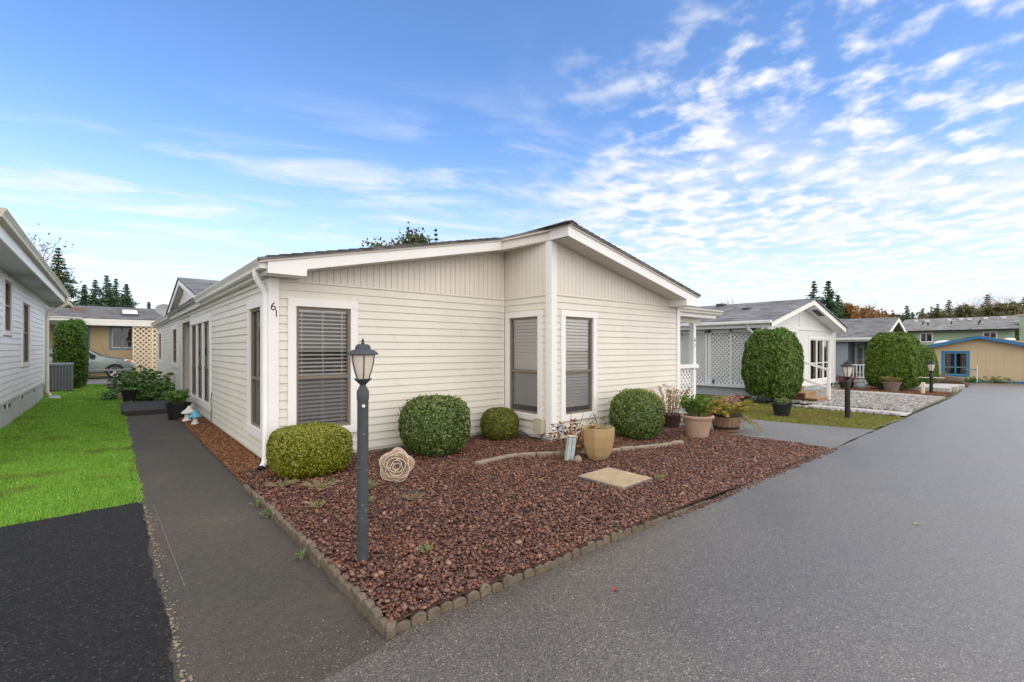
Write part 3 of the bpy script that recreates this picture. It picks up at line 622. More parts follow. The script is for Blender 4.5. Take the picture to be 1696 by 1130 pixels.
# entry recess: side wall facing the camera, back wall, door
AL = Wall('x', 16.43, -1)
core(H, AL, 1.60, 3.0, .05, 2.5, [], cream); siding(H, AL, 1.60, 2.98, Z0, 2.34, CO, [], cream)
mb = MB(); mb.box(3.0, 3.1, 14.4, 16.5, .05, 2.5); mb.build('entry_wall', cream, H)
mb = MB(); mb.box(2.95, 2.998, 14.9, 15.85, .14, 2.2); mb.build('entry_door', white, H, bevel=.01)
mb = MB(); mb.box(1.60, 3.0, 14.46, 16.42, 2.331, 2.36); mb.build('entry_ceiling', soffit, H)
mb = MB(); mb.box(1.62, 1.72, 14.36, 14.46, .1, 2.33); mb.build('entry_jamb', white, H)
# skirting
mb = MB(); FL.box(mb, 1.60, 5.60, -.1, -.02, -.05, .16); LW.box(mb, 6.75, 25.4, -.1, -.02, -.05, .16); FR.box(mb, 5.6, 9.4, -.1, -.02, -.05, .16); RTN.box(mb, 5.53, 6.7, -.1, -.02, -.05, .16); mb.build('skirting', skirt_m, H)
for u in (12.35, 9.2):
    mb = MB(); LW.box(mb, u, u + .34, -.02, -.008, .03, .125); mb.build('crawl_vent', acm, H)
# roof planes (shingles) and drip strip
def roofslab(parent, pts, th, mat, name):
    mb = MB(); mb.prism(pts, (0, 0, th)); return mb.build(name, mat, parent)
def rz(x, dz): return zt(x) + dz
left_edge = [(1.36, 6.30), (5.12, 6.30), (5.44, 5.46), (5.5, 5.04)]
for th, dz, mat, nm, g in ((.030, .0, soffit, 'drip_edge', .02), (.032, .030, roofm, 'roof', 0.)):
    roofslab(H, [(1.36 + g, 26, rz(1.36 + g, dz)), (1.36 + g, 6.30 + g, rz(1.36 + g, dz)), (5.12, 6.30 + g, rz(5.12, dz)), (5.44 + g * .5, 5.46, rz(5.44, dz)), (5.5, 5.04 + g, rz(5.5, dz)), (5.5, 26, rz(5.5, dz))], th, mat, nm)
    roofslab(H, [(5.5, 26, rz(5.5, dz)), (5.5, 5.04 + g, rz(5.5, dz)), (9.52 - g, 5.04 + g, rz(9.52 - g, dz)), (9.52 - g, 26, rz(9.52 - g, dz))], th, mat, nm)
# shingle tabs showing along the rakes, ridge caps
for x in np.arange(1.45, 5.05, .145):
    mb = MB(); mb.hexa([(x, 6.285, zt(x) + .062), (x + .155, 6.285, zt(x + .155) + .060), (x + .155, 6.9, zt(x + .155) + .060), (x, 6.9, zt(x) + .062), (x, 6.285, zt(x) + .075), (x + .155, 6.285, zt(x + .155) + .063), (x + .155, 6.9, zt(x + .155) + .063), (x, 6.9, zt(x) + .075)]); mb.build('shingle', roofm, H)
for x in np.arange(5.6, 9.4, .145):
    mb = MB(); a, b = x, x + .155
    mb.hexa([(a, 5.03, zt(a) + .060), (b, 5.03, zt(b) + .062), (b, 5.6, zt(b) + .062), (a, 5.6, zt(a) + .060), (a, 5.03, zt(a) + .063), (b, 5.03, zt(b) + .076), (b, 5.6, zt(b) + .076), (a, 5.6, zt(a) + .063)]); mb.build('shingle', roofm, H)
for y in np.arange(5.02, 8.2, .2):
    mb = MB(); mb.prism([(5.36, y, zt(5.36) + .066), (5.5, y, 3.60), (5.64, y, zt(5.64) + .066), (5.64, y, zt(5.64) + .078), (5.5, y, 3.616), (5.36, y, zt(5.36) + .078)], (0, .21, .0)); mb.build('ridge_cap', roofm, H)
# fascia
FA = Wall('x', 6.36, -1)
plank(H, FA, [(1.47, 2.53), (1.93, 2.53), (1.93, zt(1.93) - .145), (5.15, zt(5.15) - .145), (5.15, zt(5.15)), (1.47, zt(1.47))], .0, .025, white, 'rake_fascia')
mb = MB(); mb.hexa([(5.15, 6.335, zt(5.15) - .145), (5.50, 5.50, 3.385), (5.53, 5.51, 3.385), (5.18, 6.36, zt(5.15) - .145), (5.15, 6.335, zt(5.15)), (5.50, 5.50, 3.525), (5.53, 5.51, 3.525), (5.18, 6.36, zt(5.15))]); mb.build('rake_fascia', creamb, H, bevel=.003)
mb = MB(); mb.box(5.478, 5.503, 5.105, 5.505, 3.375, 3.525); mb.build('ridge_fascia', white, H, bevel=.003)
FB = Wall('x', 5.105, -1)
plank(H, FB, [(5.478, 3.375), (9.03, zt(9.03) - .155), (9.03, 2.495), (9.45, 2.495), (9.45, zt(9.45)), (5.5, 3.53), (5.478, 3.527)], .0, .026, white, 'rake_fascia')
mb = MB(); mb.box(1.47, 1.93, 6.362, 6.672, 2.531, 2.622); mb.build('eave_box', white, H); mb = MB(); mb.box(9.03, 9.45, 5.107, 5.488, 2.496, 2.632); mb.build('eave_box', white, H)
mb = MB(); mb.box(1.472, 1.497, 6.37, 25.6, 2.535, 2.665); mb.build('eave_fascia', white, H)
mb = MB(); mb.box(1.497, 1.66, 6.69, 25.5, 2.523, 2.537); mb.build('eave_soffit', soffit, H)
mb = MB(); mb.box(1.545, 1.579, 6.72, 25.4, 2.46, 2.522); mb.build('frieze_board', cream, H)
n = 13; a0, a1 = 5.53, 9.03
for k in range(n):      # vinyl soffit panels below the right rake
    a, b = a0 + (a1 - a0) * k / n + .003, a0 + (a1 - a0) * (k + 1) / n - .003
    mb = MB(); mb.hexa([(a, 5.106, zt(a) - .150), (b, 5.106, zt(b) - .150), (b, 5.49, zt(b) - .150), (a, 5.49, zt(a) - .150), (a, 5.106, zt(a) - .143), (b, 5.106, zt(b) - .143), (b, 5.49, zt(b) - .143), (a, 5.49, zt(a) - .143)]); mb.build('soffit_panel', soffit, H)
n = 11; a0, a1 = 1.93, 5.15
for k in range(n):
    a, b = a0 + (a1 - a0) * k / n + .003, a0 + (a1 - a0) * (k + 1) / n - .003
    mb = MB(); mb.hexa([(a, 6.362, zt(a) - .150), (b, 6.362, zt(b) - .150), (b, 6.69, zt(b) - .150), (a, 6.69, zt(a) - .150), (a, 6.362, zt(a) - .143), (b, 6.362, zt(b) - .143), (b, 6.69, zt(b) - .143), (a, 6.69, zt(a) - .143)]); mb.build('soffit_panel', soffit, H)
mb = MB(); mb.prism([(5.17, 6.34, 3.30), (5.52, 5.5, 3.372), (5.52, 6.7, 3.372), (5.17, 6.7, 3.30)], (0, 0, .012)); mb.build('soffit_panel', soffit, H)
# gutters (K profile), downspouts
def gutter(parent, x, y0, y1, z, sgn=-1, mat=None):
    pr_ = [(0, 0), (.118, 0), (.122, -.012), (.112, -.03), (.086, -.075), (.080, -.115), (0, -.115), (0, -.110), (.074, -.110), (.08, -.075), (.106, -.028), (.112, -.012), (.108, -.006), (0, -.006)]
    mb = MB(); mb.prism([(x + sgn * o, y0, z + q) for o, q in pr_], (0, y1 - y0, 0)); g = mb.build('gutter', mat or gutterw, parent)
    mb = MB(); mb.prism([(x + sgn * o, y0 - .003, z + q) for o, q in pr_[:7]], (0, .004, 0)); mb.build('end_cap', mat or gutterw, g); return g
gutter(H, 1.471, 6.37, 12.1, 2.70); gutter(H, 1.471, 18.7, 26, 2.70)
mb = MB(); mb.tube([(1.405, 6.66, 2.60), (1.405, 6.66, 2.535), (1.415, 6.66, 2.50), (1.50, 6.70, 2.36), (1.525, 6.712, 2.31), (1.53, 6.715, 2.26), (1.53, 6.715, .20), (1.51, 6.69, .12), (1.46, 6.62, .085)], [.040, .040, .041, .040, .040, .041, .041, .041, .043], 10); mb.build('downspout', white, H, smooth=True)
mb = MB(); mb.tube([(1.46, 6.62, .085), (1.44, 6.58, .06)], .05, 10); mb.build('drain_boot', rubber, H)
gutter(H, 9.45, 5.2, 26, 2.70, 1)
# house number on the corner board
text_mesh('house_number', '6', .15, .004, (1.612, 6.668, 2.145), (1, 0, 0), blackm, H); text_mesh('house_number', '1', .13, .004, (1.648, 6.668, 2.055), (1, 0, 0), blackm, H)
# cross gable over the entry
def zg(y): return 3.47 - .215 * abs(y - 15.46)
mb = MB(); LW.poly(mb, [(12.1, 2.5), (18.8, 2.5), (18.8, zg(18.8) - .14), (15.46, zg(15.46) - .14), (12.1, zg(12.1) - .14)], .0, .02); mb.build('entry_gable', creamb, H)
mb = MB(); LW.box(mb, 11.9, 19, .002, .04, 2.488, 2.52); mb.build('belt_trim', creamb, H)
GF = Wall('y', 1.43, -1)
plank(H, GF, [(12.0, zg(12) - .15), (15.46, 3.32), (15.46, 3.47), (12.0, zg(12))], 0, .025, white, 'rake_fascia'); plank(H, GF, [(15.46, 3.32), (18.9, zg(18.9) - .15), (18.9, zg(18.9)), (15.46, 3.47)], 0, .025, white, 'rake_fascia')
for s in (-1, 1):
    e = 15.46 + s * 3.5
    roofslab(H, [(1.38, 15.46, 3.475), (5.3, 15.46, 3.475), (5.3, e, zg(e) + .005), (1.38, e, zg(e) + .005)], .045, roofm, 'roof')
    roofslab(H, [(1.432, 15.46, 3.325), (1.57, 15.46, 3.325), (1.57, e, zg(e) - .145), (1.432, e, zg(e) - .145)], .01, soffit, 'rake_soffit')
mb = MB(); mb.lathe([(.0, 0), (.20, 0), (.20, .02), (.15, .025), (.0, .025)], n=20, close=False)
mb.v = [(1.56 - z, 15.56 + x, 2.98 + y * 1.75) for x, y, z in mb.v]; gv = mb.build('gable_vent', creamb, H)
for k in range(7):
    hh = .30 * (1 - abs(k - 3) * .12); zz_ = 2.98 + (k - 3) * .082; mb = MB(); mb.hexa([(1.532, 15.56 - hh / 2.4, zz_), (1.532, 15.56 + hh / 2.4, zz_), (1.536, 15.56 + hh / 2.4, zz_), (1.536, 15.56 - hh / 2.4, zz_), (1.522, 15.56 - hh / 2.4, zz_ + .03), (1.522, 15.56 + hh / 2.4, zz_ + .03), (1.536, 15.56 + hh / 2.4, zz_ + .03), (1.536, 15.56 - hh / 2.4, zz_ + .03)]); mb.build('louvre', soffit, gv)
# roof furniture
mb = MB(); mb.box(5.08, 5.32, 6.86, 7.1, 3.50, 3.60); mb.build('roof_vent', acm, H, bevel=.02)
# meter box and cable box on the step in the wall
mb = MB(); RTN.box(mb, 5.61, 5.78, .022, .12, .20, .44); cb = mb.build('cable_box', M('beige_plastic', (.50, .46, .36), .5, .08, 5), H, bevel=.008); mb = MB(); RTN.box(mb, 5.60, 5.79, .12, .132, .19, .45); mb.build('cable_box_lid', MATS['beige_plastic'], cb, bevel=.006)
mb = MB(); FR.box(mb, 5.635, 5.76, .022, .075, .18, .35); mb.build('outlet_box', M('grey_plastic', (.38, .42, .50), .5, .1, 5), H, bevel=.008)
mb = MB(); mb.tube([(5.49, 5.66, .22), (5.47, 5.7, .10), (5.45, 5.95, .09), (5.48, 6.2, .17), (5.47, 6.45, .10)], .008, 6); mb.build('cable', rubber, H)
mb = MB(); mb.tube([(1.555, 11.12, .72), (1.545, 11.16, .60), (1.55, 11.15, .35), (1.54, 11.10, .16)], .007, 6); mb.build('cable', rubber, H)
# side porch
PY_ = 6.0; PW = Wall('x', PY_, -1)
mb = MB(); PW.box(mb, 9.45, 11.35, -.1, 0, 2.24, 2.37); mb.build('porch_beam', creamb, H)
mb = MB(); mb.box(10.98, 11.10, 5.995, 6.115, .1, 2.24); pp = mb.build('porch_post', white, H, bevel=.004)
for ch, z in (('6', 1.82), ('1', 1.68)): text_mesh('house_number', ch, .13, .004, (11.04, 5.993, z), (1, 0, 0), blackm, pp)
mb = MB(); mb.prism([(9.45, 5.737, 2.45), (9.45, 5.66, 2.45), (9.45, 5.645, 2.49), (9.45, 5.61, 2.515), (9.45, 5.60, 2.55), (9.45, 5.737, 2.55)], (2.3, 0, 0)); mb.build('porch_gutter', gutterw, H)
mb = MB(); mb.box(9.45, 11.60, 5.74, 5.77, 2.36, 2.46); mb.build('porch_fascia', white, H)
roofslab(H, [(9.45, 5.70, 2.556), (11.62, 5.70, 2.556), (11.62, 9, 2.63), (9.45, 9, 2.63)], .03, roofm, 'porch_roof')
mb = MB(); mb.box(9.45, 11.16, 5.95, 6.12, 1.13, 1.22); mb.build('porch_rail', white, H, bevel=.005)
lattice(H, PW, 9.46, 10.98, .16, 1.12, .105, .042, white, -.06)
mb = MB(); mb.box(9.45, 11.2, 5.45, 9, .02, .13); mb.build('porch_deck', M('grey_deck', (.30, .29, .28), .8, .15, 3), H, bevel=.01)

# ------------------------------------------------------------------ neighbour on the left
LH = thing('pale_blue_house', (-1.6, 15, 0), 'pale blue white sided house with long gutter at the left edge', 'house')
LX = Wall('y', -1.6, 1)
a1, a2 = (13.42, 14.50, 1.87, 3.06), (15.95, 17.40, 1.17, 2.80)
core(LH, LX, 9.0, 21.2, .5, 3.2, [hole(*a1, .09), hole(*a2, .09)], bluewhite)
siding(LH, LX, 9.0, 21.1, .55, 3.19, .128, [(a1[0] + .03, a1[1] - .03, a1[2] + .06, a1[3] - .06), (a2[0] + .03, a2[1] - .03, a2[2] + .06, a2[3] - .06)], bluewhite)
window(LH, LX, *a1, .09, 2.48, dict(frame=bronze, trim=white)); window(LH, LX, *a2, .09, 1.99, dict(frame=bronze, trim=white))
mb = MB(); LX.box(mb, 21.1, 21.2, 0, .024, .5, 3.2); mb.build('corner_board', bluewhite, LH)
mb = MB(); mb.box(-8, -1.63, 21.19, 21.3, .0, 3.2); mb.build('back_wall', bluewhite, LH)
mb = MB(); LX.box(mb, 9.0, 21.2, -.15, -.03, -.05, .57); mb.build('skirting', skirt_l, LH)
for u, z in ((13.7, .36), (14.3, .34), (16.2, .36), (18.6, .36)):
    mb = MB(); LX.box(mb, u, u + .32, -.03, -.015, z, z + .14); v_ = mb.build('crawl_vent', white, LH); mb = MB(); LX.box(mb, u + .03, u + .29, -.015, -.011, z + .025, z + .115); mb.build('vent_mesh', acd, v_)
mb = MB(); mb.box(-1.575, -1.13, 8.8, 21.45, 3.115, 3.13); mb.build('eave_soffit', M('soffit_grey', (.50, .50, .49), .7, .1, 2), LH)
mb = MB(); mb.box(-1.15, -1.125, 8.8, 21.5, 3.10, 3.30); mb.build('eave_fascia', gutterw, LH)
g = gutter(LH, -1.124, 8.8, 21.55, 3.40, 1, M('dirty_gutter', (.58, .55, .45), .5, .15, 2, wear=((.30, .27, .19), .58)))
roofslab(LH, [(-1.10, 8.7, 3.41), (-1.10, 21.6, 3.41), (-6, 21.6, 4.6), (-6, 8.7, 4.6)], .04, roofm, 'roof')
mb = MB(); mb.box(-1.6, -1.0, 21.5, 23.0, 3.05, 3.16); mb.build('porch_gutter', MATS['dirty_gutter'], LH, bevel=.01)
mb = MB(); mb.tube([(-1.06, 21.3, 3.30), (-1.06, 21.3, 3.12), (-1.2, 21.3, 2.98), (-1.50, 21.28, 2.75), (-1.54, 21.27, 2.6), (-1.54, 21.27, .25), (-1.45, 21.2, .08)], .052, 10); mb.build('downspout', M('cream_downspout', (.66, .62, .50), .5, .08, 2), LH, smooth=True)
mb = MB(); mb.hexa([(-1.5, 20.75, 0), (-1.2, 20.7, 0), (-1.2, 21.2, 0), (-1.5, 21.2, 0), (-1.48, 20.8, .05), (-1.22, 20.75, .05), (-1.22, 21.2, .09), (-1.48, 21.2, .09)]); tag(mb.build('splash_block', concrete, bevel=.01), 'small concrete splash block below the left house downspout', 'splash block')
# air conditioner
AC = thing('air_conditioner', (-1.4, 24.1, 0), 'grey outdoor air conditioner unit on the lawn beside hedge', 'air conditioner')
mb = MB(); mb.box(-1.76, -1.05, 23.75, 24.45, .02, .08); mb.build('base', acd, AC)
mb = MB(); mb.box(-1.73, -1.08, 23.78, 24.42, .08, .98); mb.build('coil', acd, AC)
mb = MB(); mb.box(-1.77, -1.04, 23.74, 24.46, .98, 1.08); mb.build('top_cap', acm, AC, bevel=.02)
for x in np.linspace(-1.745, -1.065, 9): mb = MB(); mb.box(x - .012, x + .012, 23.755, 23.775, .06, .98); mb.build('grille_bar', acm, AC)
for z in np.linspace(.12, .94, 22): mb = MB(); mb.box(-1.75, -1.06, 23.762, 23.772, z - .006, z + .006); mb.build('grille_wire', acm, AC)
for z in np.linspace(.12, .94, 22): mb = MB(); mb.box(-1.062, -1.052, 23.76, 24.44, z - .006, z + .006); mb.build('grille_wire', acm, AC)

# ------------------------------------------------------------------ beige house with the car in front of it
BH = thing('beige_house', (0, 37, 0), 'beige panel house with carport, skylight and lattice behind the lawn', 'house')
BW = Wall('x', 36.6, -1)
bw = (-.03, 1.16, 1.55, 2.95)
core(BH, BW, -9, 4.6, 0, 3.1, [hole(*bw, .12)], beige2)
window(BH, BW, *bw, .12, None, dict(frame=gutterw, trim=bluegrey), cols=2, scr=False, drape=False)
boards(BH, BW, -9, -.04, .1, lambda x: 3.0, .6, beige2, 'wall_panel'); boards(BH, BW, 1.18, 4.6, .1, lambda x: 3.0, .6, beige2, 'wall_panel')
mb = MB(); BW.box(mb, -1.03, -.86, .014, .04, .1, 3.0); mb.build('batten', bluegrey, BH); 
mb = MB(); mb.box(-9, 4.8, 35.62, 35.72, 2.93, 3.16); mb.build('carport_gutter', gutterw, BH, bevel=.01); mb = MB(); mb.box(-9, 4.8, 35.66, 35.74, 3.162, 3.30); mb.build('eave_fascia', M('pale_blue_fascia', (.33, .47, .53), .6, .1, 2), BH)
roofslab(BH, [(-9, 35.6, 3.31), (4.9, 35.6, 3.31), (4.9, 40.5, 4.30), (-9, 40.5, 4.30)], .04, roof2, 'roof'); roofslab(BH, [(-9, 40.5, 4.30), (4.9, 40.5, 4.30), (4.9, 45, 3.4), (-9, 45, 3.4)], .04, roof2, 'roof')
mb = MB(); mb.hexa([(.52, 36.6, 3.50), (1.35, 36.6, 3.50), (1.35, 37.7, 3.72), (.52, 37.7, 3.72), (.55, 36.62, 3.70), (1.32, 36.62, 3.70), (1.32, 37.7, 3.96), (.55, 37.7, 3.96)]); sk = mb.build('skylight', acd, BH); mb = MB(); mb.hexa([(.57, 36.66, 3.72), (1.30, 36.66, 3.72), (1.30, 37.66, 3.97), (.57, 37.66, 3.97), (.60, 36.7, 3.76), (1.27, 36.7, 3.76), (1.27, 37.6, 4.01), (.60, 37.6, 4.01)]); mb.build('skylight_dome', white, sk)
mb = MB(); mb.box(-1.75, -1.25, 38.2, 38.6, 3.85, 4.06); mb.build('roof_vent', M('rust_vent', (.22, .13, .09), .8, .2, 5), BH)
LT = Wall('x', 35.75, -1); lattice(BH, LT, 1.10, 2.75, .25, 2.92, .19, .074, lattice_m, 0)
for u in (1.06, 1.95, 2.78): mb = MB(); LT.box(mb, u - .04, u + .04, -.06, .03, 0, 2.93); mb.build('lattice_post', lattice_m, BH)
for x in (-1.13, -5.2): mb = MB(); mb.box(x - .05, x + .05, 31.4, 31.5, 0, 3.0); mb.build('carport_post', white, BH)
mb = MB(); mb.box(-9, 4.8, 31.38, 31.5, 2.98, 3.10); mb.build('carport_beam', gutterw, BH); roofslab(BH, [(-9, 31.3, 3.12), (-1.05, 31.3, 3.12), (-1.05, 35.6, 3.14), (-9, 35.6, 3.14)], .03, white, 'carport_roof')
DI = thing('satellite_dish', (1.86, 25.6, 2.75), 'grey satellite dish above the far eave of the cream house', 'satellite dish')
mb = MB(); mb.tube([(1.86, 25.6, 2.6), (1.86, 25.6, 3.3)], .03, 8); mb.build('mast', acm, DI); mb = MB(); mb.lathe([(.0, .0), (.2, .03), (.34, .09), (.345, .1), (.2, .045), (.0, .015)], n=24, close=False)
rm = Matrix.Rotation(R(62), 3, 'X') @ Matrix.Identity(3); mb.v = [tuple(rm @ Vector((x, y * .85, z)) + Vector((1.82, 25.5, 3.25))) for x, y, z in mb.v]; mb.build('reflector', acm, DI, smooth=True)

# car: silver SUV seen from its right side, nose to the right
CAR = thing('parked_car', (-1.2, 34.3, 0), 'silver green suv parked nose right in front of the beige house', 'car')
cy, hw = 34.35, .91
st = [(-3.40, .45, .62, .98, 1.05), (-3.32, .36, .64, 1.08, 1.50), (-2.9, .30, .66, 1.12, 1.72), (-2.0, .28, .66, 1.12, 1.77), (-1.25, .28, .66, 1.12, 1.75), (-.95, .28, .66, 1.13, 1.62), (-.35, .28, .66, 1.14, 1.24), (-.1, .28, .66, 1.12, 1.19), (.45, .28, .64, 1.04, 1.11), (.85, .30, .60, .92, .98), (1.02, .36, .56, .80, .84), (1.08, .44, .55, .68, .70)]
mb = MB(); rings = []
for x, z0, z1, z2, z3 in st:
    tp = 1 if -3.2 < x < .7 else .9
    glassy = z3 - z2 > .25
    half = [(hw * .90 * tp, z0), (hw * tp, z0 + .10), (hw * 1.0 * tp, z1), (hw * .985 * tp, (z1 + z2) / 2), (hw * .95 * tp, z2), ((hw * .74 if glassy else hw * .80) * tp, z3 - .03), (hw * .55 * tp, z3)]
    ring = [(x, cy - y, z) for y, z in half] + [(x, cy + y, z) for y, z in half[::-1]]; rings.append(len(mb.v)); mb.v += ring
nn = 14
for r0, r1 in zip(rings, rings[1:]): mb.f += [(r0 + j, r0 + (j + 1) % nn, r1 + (j + 1) % nn, r1 + j) for j in range(nn)]
mb.f += [tuple(rings[0] + j for j in range(nn)), tuple(rings[-1] + j for j in range(nn))]
body = mb.build('body', carp, CAR, smooth=True)
def sideglass(name, xz, mat, off=.012):
    mb = MB(); mb.prism([(x, cy - (hw * .95 - (z - 1.12) * .36) - off, z) for x, z in xz], (0, .006, 0)); return mb.build(name, mat, CAR)
sideglass('side_window', [(-1.95, 1.17), (-.52, 1.19), (-1.05, 1.60), (-1.35, 1.68), (-1.95, 1.70)], carglass); sideglass('side_window', [(-3.0, 1.18), (-2.05, 1.17), (-2.05, 1.70), (-2.8, 1.66)], carglass)
mb = MB(); mb.hexa([(-.28, cy - .68, 1.24), (-.28, cy + .68, 1.24), (-.30, cy + .68, 1.24), (-.30, cy - .68, 1.24), (-1.05, cy - .58, 1.70), (-1.05, cy + .58, 1.70), (-1.10, cy + .58, 1.69), (-1.10, cy - .58, 1.69)]); mb.build('windshield', carglass, CAR)
mb = MB(); mb.box(-3.3, 1.0, cy - hw - .012, cy - hw + .02, .40, .52); mb.build('sill_moulding', carp, CAR, bevel=.02)
mb = MB(); mb.box(-1.62, -.62, cy - hw - .004, cy - hw + .004, .55, .56); d_ = mb.build('front_door', blackm, CAR); mb = MB(); mb.box(-1.5, -1.3, cy - hw - .035, cy - hw, 1.0, 1.03); mb.build('handle', carp, d_, bevel=.008)
mb = MB(); mb.box(-.80, -.58, cy - hw - .17, cy - hw + .03, 1.13, 1.29); mb.build('mirror', blackm, CAR, bevel=.04)
mb = MB(); mb.hexa([(.62, cy - .87, .92), (1.0, cy - .74, .80), (1.0, cy - .5, .82), (.62, cy - .5, .95), (.62, cy - .84, 1.04), (1.0, cy - .72, .90), (1.0, cy - .5, .93), (.62, cy - .5, 1.06)]); hl = mb.build('headlight', M('clear_lens', (.6, .62, .62), .15, .05, 4, spec=.7), CAR); mb = MB(); mb.box(.70, .88, cy - .885, cy - .80, .90, 1.0); mb.build('indicator', amber, hl, bevel=.02)
mb = MB(); mb.tube([(-.1, cy, 1.18), (-.45, cy, 2.0)], .006, 5); mb.build('aerial', blackm, CAR)
for wx in (.2, -2.46):
    for s in (-1, 1):
        yy = cy + s * (hw - .10); mb = MB()
        mb.lathe([(.24, -.11), (.33, -.11), (.365, -.07), (.365, .07), (.33, .11), (.24, .11)], n=28, close=False); mb.v = [(wx + x, yy + z, .365 + y) for x, y, z in mb.v]; wh = mb.build('wheel', rubber, CAR, smooth=True)
        mb = MB(); mb.lathe([(.0, .0), (.245, .0), (.25, .02)], n=28, close=False); mb.v = [(wx + x, yy + s * (.05 + z), .365 + y) for x, y, z in mb.v]; mb.build('rim_well', blackm, wh)
        mb = MB(); mb.tube([(wx, yy + s * .06, .365), (wx, yy + s * .115, .365)], .06, 12)
        for k in range(5):
            t = 2 * math.pi * k / 5 + .3; c, s2 = math.cos(t), math.sin(t); p = Vector((c, 0, s2)); q = Vector((-s2, 0, c)); C0 = Vector((wx, yy + s * .085, .365)); e = Vector((0, s * .02, 0))
            A, B = C0 + p * .04, C0 + p * .245; mb.hexa([A - q * .035, A + q * .035, B + q * .055, B - q * .055, A - q * .035 + e, A + q * .035 + e, B + q * .055 + e, B - q * .055 + e])
        mb.tube([(wx + .25 * math.cos(2 * math.pi * j / 24), yy + s * .10, .365 + .25 * math.sin(2 * math.pi * j / 24)) for j in range(25)], .014, 6); mb.build('rim', chrome, wh)
        mb = MB(); 
        if s == -1:
            arc = [(wx + .43 * math.cos(t), cy - hw - .006, .365 + .43 * math.sin(t)) for t in np.linspace(-.1, math.pi + .1, 18)]; mb.prism(arc, (0, .05, 0)); mb.build('wheel_arch', blackm, CAR)

# ------------------------------------------------------------------ grey lattice house on the right
GH = thing('grey_lattice_house', (19.6, 10, 0), 'light grey gabled house with lattice side and three tall windows', 'house')
GW = Wall('x', 6.5, -1); GS = Wall('y', 16.12, -1)
def zr(x): return 3.40 - .245 * abs(x - 19.55)
gm = dict(frame=greytrim, trim=white)
g1 = (20.5, 23.05, .25, 2.10); g2 = (16.62, 19.35, 1.0, 2.33)
core(GH, GW, 16.12, 23.65, .15, 2.5, [hole(*g1, .13), hole(*g2, .1)], greyw)
def gb(x): return 2.33
boards(GH, GW, 16.25, 16.62, .2, gb, .19, greyw, 'wall_board'); boards(GH, GW, 19.35, 20.5, .2, gb, .19, greyw, 'wall_board'); boards(GH, GW, 23.05, 23.55, .2, gb, .19, greyw, 'wall_board')
boards(GH, GW, 20.5, 23.05, .2, lambda x: .26, .19, greyw, 'wall_board'); boards(GH, GW, 20.5, 23.05, 2.11, gb, .19, greyw, 'wall_board')
window(GH, GW, *g1, .13, 1.04, gm, cols=3, scr=False, drape=True); window(GH, GW, *g2, .1, 1.7, gm, cols=3, scr=False)
mb = MB(); GW.poly(mb, [(16.12, 2.40), (23.65, 2.40), (23.65, zr(23.65) - .1), (19.55, 3.28), (16.12, zr(16.12) - .1)], -.1, -.001); mb.build('gable_panel', greyw, GH)
boards(GH, GW, 16.2, 23.6, 2.41, lambda x: zr(x) - .18, .19, greyw)
mb = MB(); GW.box(mb, 16.1, 23.66, .016, .05, 2.31, 2.41); mb.build('belt_trim', greytrim, GH); mb = MB(); GW.box(mb, 19.48, 19.62, .016, .04, 2.41, 3.2); mb.build('king_post', greytrim, GH)
for x in (16.1, 23.55): mb = MB(); GW.box(mb, x, x + .11, .012, .04, .15, 2.31); mb.build('corner_board', greytrim, GH)
mb = MB(); GW.box(mb, 16.2, 23.6, -.1, .005, -.02, .2); mb.build('skirting', M('grey_skirt', (.40, .43, .45), .8, .1, 2), GH)
mb = MB(); GW.box(mb, 23.0, 23.35, .005, .012, .03, .15); mb.build('crawl_vent', blackm, GH); mb = MB(); GW.box(mb, 19.2, 23.66, .012, .045, .17, .27); mb.build('base_trim', white, GH)
GR = Wall('x', 6.03, -1)
plank(GH, GR, [(15.75, zr(15.75) - .19), (19.55, 3.21), (19.55, 3.40), (15.75, zr(15.75))], 0, .03, white, 'rake_fascia'); plank(GH, GR, [(19.55, 3.21), (23.35, zr(23.35) - .19), (23.35, zr(23.35)), (19.55, 3.40)], 0, .03, white, 'rake_fascia')
for a, b in ((15.7, 19.55), (19.55, 23.45)):
    roofslab(GH, [(a, 5.95, zr(a) + .004), (b, 5.95, zr(b) + .004), (b, 20, zr(b) + .004), (a, 20, zr(a) + .004)], .04, roofm, 'roof')
    roofslab(GH, [(a + .05, 6.03, zr(a + .05) - .17), (b - .05, 6.03, zr(b - .05) - .17), (b - .05, 6.5, zr(b - .05) - .17), (a + .05, 6.5, zr(a + .05) - .17)], .012, greytrim, 'rake_soffit')
mb = MB(); a, b = 20.2, 21.0; mb.hexa([(a, 6.1, zr(a) - .178), (b, 6.1, zr(b) - .178), (b, 6.3, zr(b) - .178), (a, 6.3, zr(a) - .178), (a, 6.1, zr(a) - .171), (b, 6.1, zr(b) - .171), (b, 6.3, zr(b) - .171), (a, 6.3, zr(a) - .171)]); mb.build('soffit_vent', blackm, GH)
mb = MB(); mb.box(15.58, 15.72, 5.97, 19, 2.40, 2.50); mb.build('gutter', gutterw, GH, bevel=.02); mb = MB(); mb.box(15.74, 15.78, 6.06, 19, 2.28, 2.46); mb.build('eave_fascia', greytrim, GH); mb = MB(); mb.box(15.78, 16.2, 6.5, 19, 2.36, 2.38); mb.build('eave_soffit', greyw, GH)
mb = MB(); mb.tube([(15.70, 6.75, 2.42), (15.75, 6.72, 2.25), (16.02, 6.6, 2.05), (16.04, 6.58, .2)], .05, 8); mb.build('downspout', greytrim, GH, smooth=True)
mb = MB(); mb.box(19.0, 19.3, 9.1, 9.4, 3.27, 3.45); mb.build('roof_vent', acd, GH); mb = MB(); mb.box(17.9, 18.15, 7.6, 7.85, 2.98, 3.12); mb.build('roof_vent', acd, GH)
